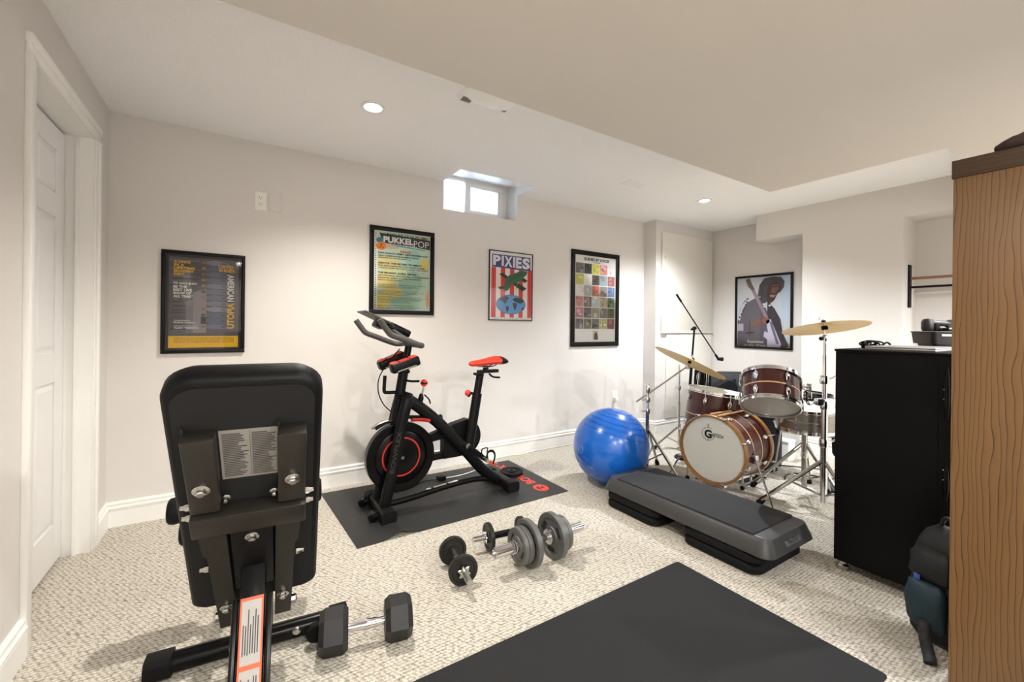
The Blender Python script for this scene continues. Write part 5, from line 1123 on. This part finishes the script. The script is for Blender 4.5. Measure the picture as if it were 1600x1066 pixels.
MB().box(-.045, .025, -.083, -.0795, .064, .074, M=MN).build('label', PAPER, t)
t = thing('clamp_light', 'black jointed clamp gadget lying across the black bin', 'tool', tuple(bn_ + UP * .088))
MB().lathe([(.020, 0), (.026, .012), (.026, .05), (.018, .066), (0, .068)], MN @ V((-.052, 0, .089)), n=18).build('head', DK, t); MB().lathe([(.022, 0), (.024, .014), (.022, .04)], MN @ V((-.02, 0, .089)), n=18).build('lens_barrel', BLK_GLOSS, t)
MB().tube(MN @ V((-.04, 0, .135)), MN @ V((.06, 0, .128)), .015).build('arm', DK, t); MB().lathe([(.022, -.016), (.025, 0), (.022, .016)], MN @ V((.058, 0, .128)), MN.to_3x3() @ V((.2, 1, 0)), n=18).build('joint', DK, t)
MB().box(.01, .10, -.05, .04, .0895, .108, bev=.006, M=MN).build('base_block', DK, t); MB().box(.012, .10, -.053, -.0505, .102, .108, M=MN).build('white_strip', PAPER, t); MB().box(.045, .09, -.0531, -.051, .0895, .096, M=MN).build('white_strip', PAPER, t)

# wood-grain cabinet at the right edge
WX_, WYF = 1.78, .365
WOOD = wood_mat('ash_panel', (124, 91, 54), (62, 41, 20), (1.0, 1.0, .20), lines=27.0)
WOODD = wood_mat('dark_oak_edge', (74, 53, 31), (42, 29, 17), (.5, .06, 1.0), lines=24.0, dir_='Z')
wc = thing('wood_cabinet', 'tall wood-grain cabinet with dark top at the right edge', 'cabinet', (1.97, -.05, 0))
MB().box(WX_ + .003, 2.16, -.48, WYF - .003, .0, 1.592, bev=.002).build('carcass', WOOD, wc)
MB().box(WX_, 2.165, -.485, WYF, 1.592, 1.645, bev=.0015).build('top_board', WOODD, wc)
t = thing('folded_blanket', 'rumpled dark brown fabric on top of the wood cabinet', 'blanket', (1.90, .17, 1.645))
FAB = mat('brown_fabric', (70, 56, 52), .9, var=.3, nscale=120, bump=.5, bscale=180)
for k, (yc, zz, w_, rx) in enumerate(((.16, .026, .13, .05), (.13, .022, .16, .045))):
    m = MB(); rings = []
    for i in range(15):
        q = i / 14; k_ = math.sin(PI * min(max(q, .10 if i else .05), .96)) ** .28; yy = .285 - q * .30 + .01 * math.sin(q * 9)
        rings.append([(1.845 + k * .05 + .062 * k_ * math.cos(2 * PI * j / 14) + .006 * math.sin(j * 2.3 + i), yy, 1.645 + .0265 * k_ * (1 + math.sin(2 * PI * j / 14)) * (1 + .16 * math.sin(i * 1.3 + j))) for j in range(14)])
    m.loft(rings).build('fold', FAB, t, ang=70)
# backpack leaning in the corner
bk = thing('backpack', 'dark backpack with teal front pocket slumped between the two cabinets', 'backpack', (2.02, .42, 0))
PK = Matrix.Translation((2.17, .468, 0)) @ Matrix.Rotation(math.radians(-112), 4, 'Z') @ Matrix.Diagonal((.66, .66, 1, 1))
NYL = mat('black_nylon', (12, 12, 14), .6, var=.25, nscale=30, bump=.7, bscale=45); TEAL = mat('teal_nylon', (14, 44, 54), .55, var=.15, bump=.2)
def sack(w0, levels, bulge, n=24):
    out = []
    for z, w_, d_, oy in levels: out.append([(w_ / 2 * math.copysign(abs(math.cos(a_)) ** .7, math.cos(a_)) + .006 * math.sin(5 * a_ + z * 40), oy + d_ / 2 * math.copysign(abs(math.sin(a_)) ** .7, math.sin(a_)) + .006 * math.sin(4 * a_ + z * 55), z) for a_ in [2 * PI * i / n for i in range(n)]])
    return out
MB().loft(sack(0, [(.005, .20, .10, 0), (.03, .24, .15, 0), (.12, .26, .17, 0), (.22, .25, .16, .01), (.30, .24, .15, .02), (.36, .21, .13, .03), (.40, .15, .09, .04), (.42, .07, .05, .045)], 0), M=PK).build('main_bag', NYL, bk, ang=80)
MB().loft(sack(0, [(.06, .14, .05, -.085), (.08, .18, .08, -.085), (.16, .19, .09, -.085), (.21, .17, .07, -.08), (.225, .12, .04, -.075)], 0), M=PK).build('front_pocket', TEAL, bk, ang=80)
MB().loft(sack(0, [(.23, .16, .05, -.06), (.25, .20, .07, -.06), (.31, .19, .07, -.045), (.345, .14, .04, -.03)], 0), M=PK).build('top_pocket', NYL, bk, ang=80)
MB().path(catmull([PK @ V(p) for p in ((-.02, .045, .415), (0, .04, .45), (.03, .04, .45), (.05, .045, .415))], 5), .007, n=8).build('grab_handle', NYL, bk)
MB().path(catmull([PK @ V(p) for p in ((.02, -.13, .10), (.05, -.16, .05), (.09, -.19, .012), (.13, -.24, .010))], 6), .011, n=8, sx=1.6, sy=.5).build('strap', NYL, bk)
MB().box(-.05, -.02, -.103, -.096, .225, .245, bev=.003, M=PK).build('blue_tab', mat('blue_tab', (60, 90, 180), .5), bk)

# niche fittings
t = thing('closet_rod_bracket', 'tall black metal bracket on the niche side wall', 'bracket', (4.65, NY1, 1.33))
MB().box(4.60, 4.66, NY1 - .012, NY1, 1.33, 1.68, bev=.003).build('plate', BLK_SATIN, t); MB().box(4.66, 4.70, NY1 - .008, NY1, 1.34, 1.66, bev=.002).build('anchor_strip', TRIM, t)
o = MB().tube((4.635, NY1 - .012, 1.568), (4.635, NY0 + .001, 1.568), .011).build('closet_rod', mat('rod_wood', (138, 92, 66), .5), origin=(4.635, .85, 1.557)); tag(o, 'brown wooden rod spanning the niche', 'rod')
o = MB().tube((4.645, NY1 - .012, 1.497), (4.645, NY0 + .001, 1.497), .009).build('closet_rod', BLK_SATIN, origin=(4.645, .85, 1.488)); tag(o, 'black metal rod just below the wooden rod', 'rod')
o = MB().box(4.765, NX - .0005, NY0 + .001, NY1 - .001, 1.445, 1.466, bev=.002).build('niche_ledge', WALL, origin=(4.78, .82, 1.445)); tag(o, 'narrow painted ledge on the back of the niche', 'ledge')
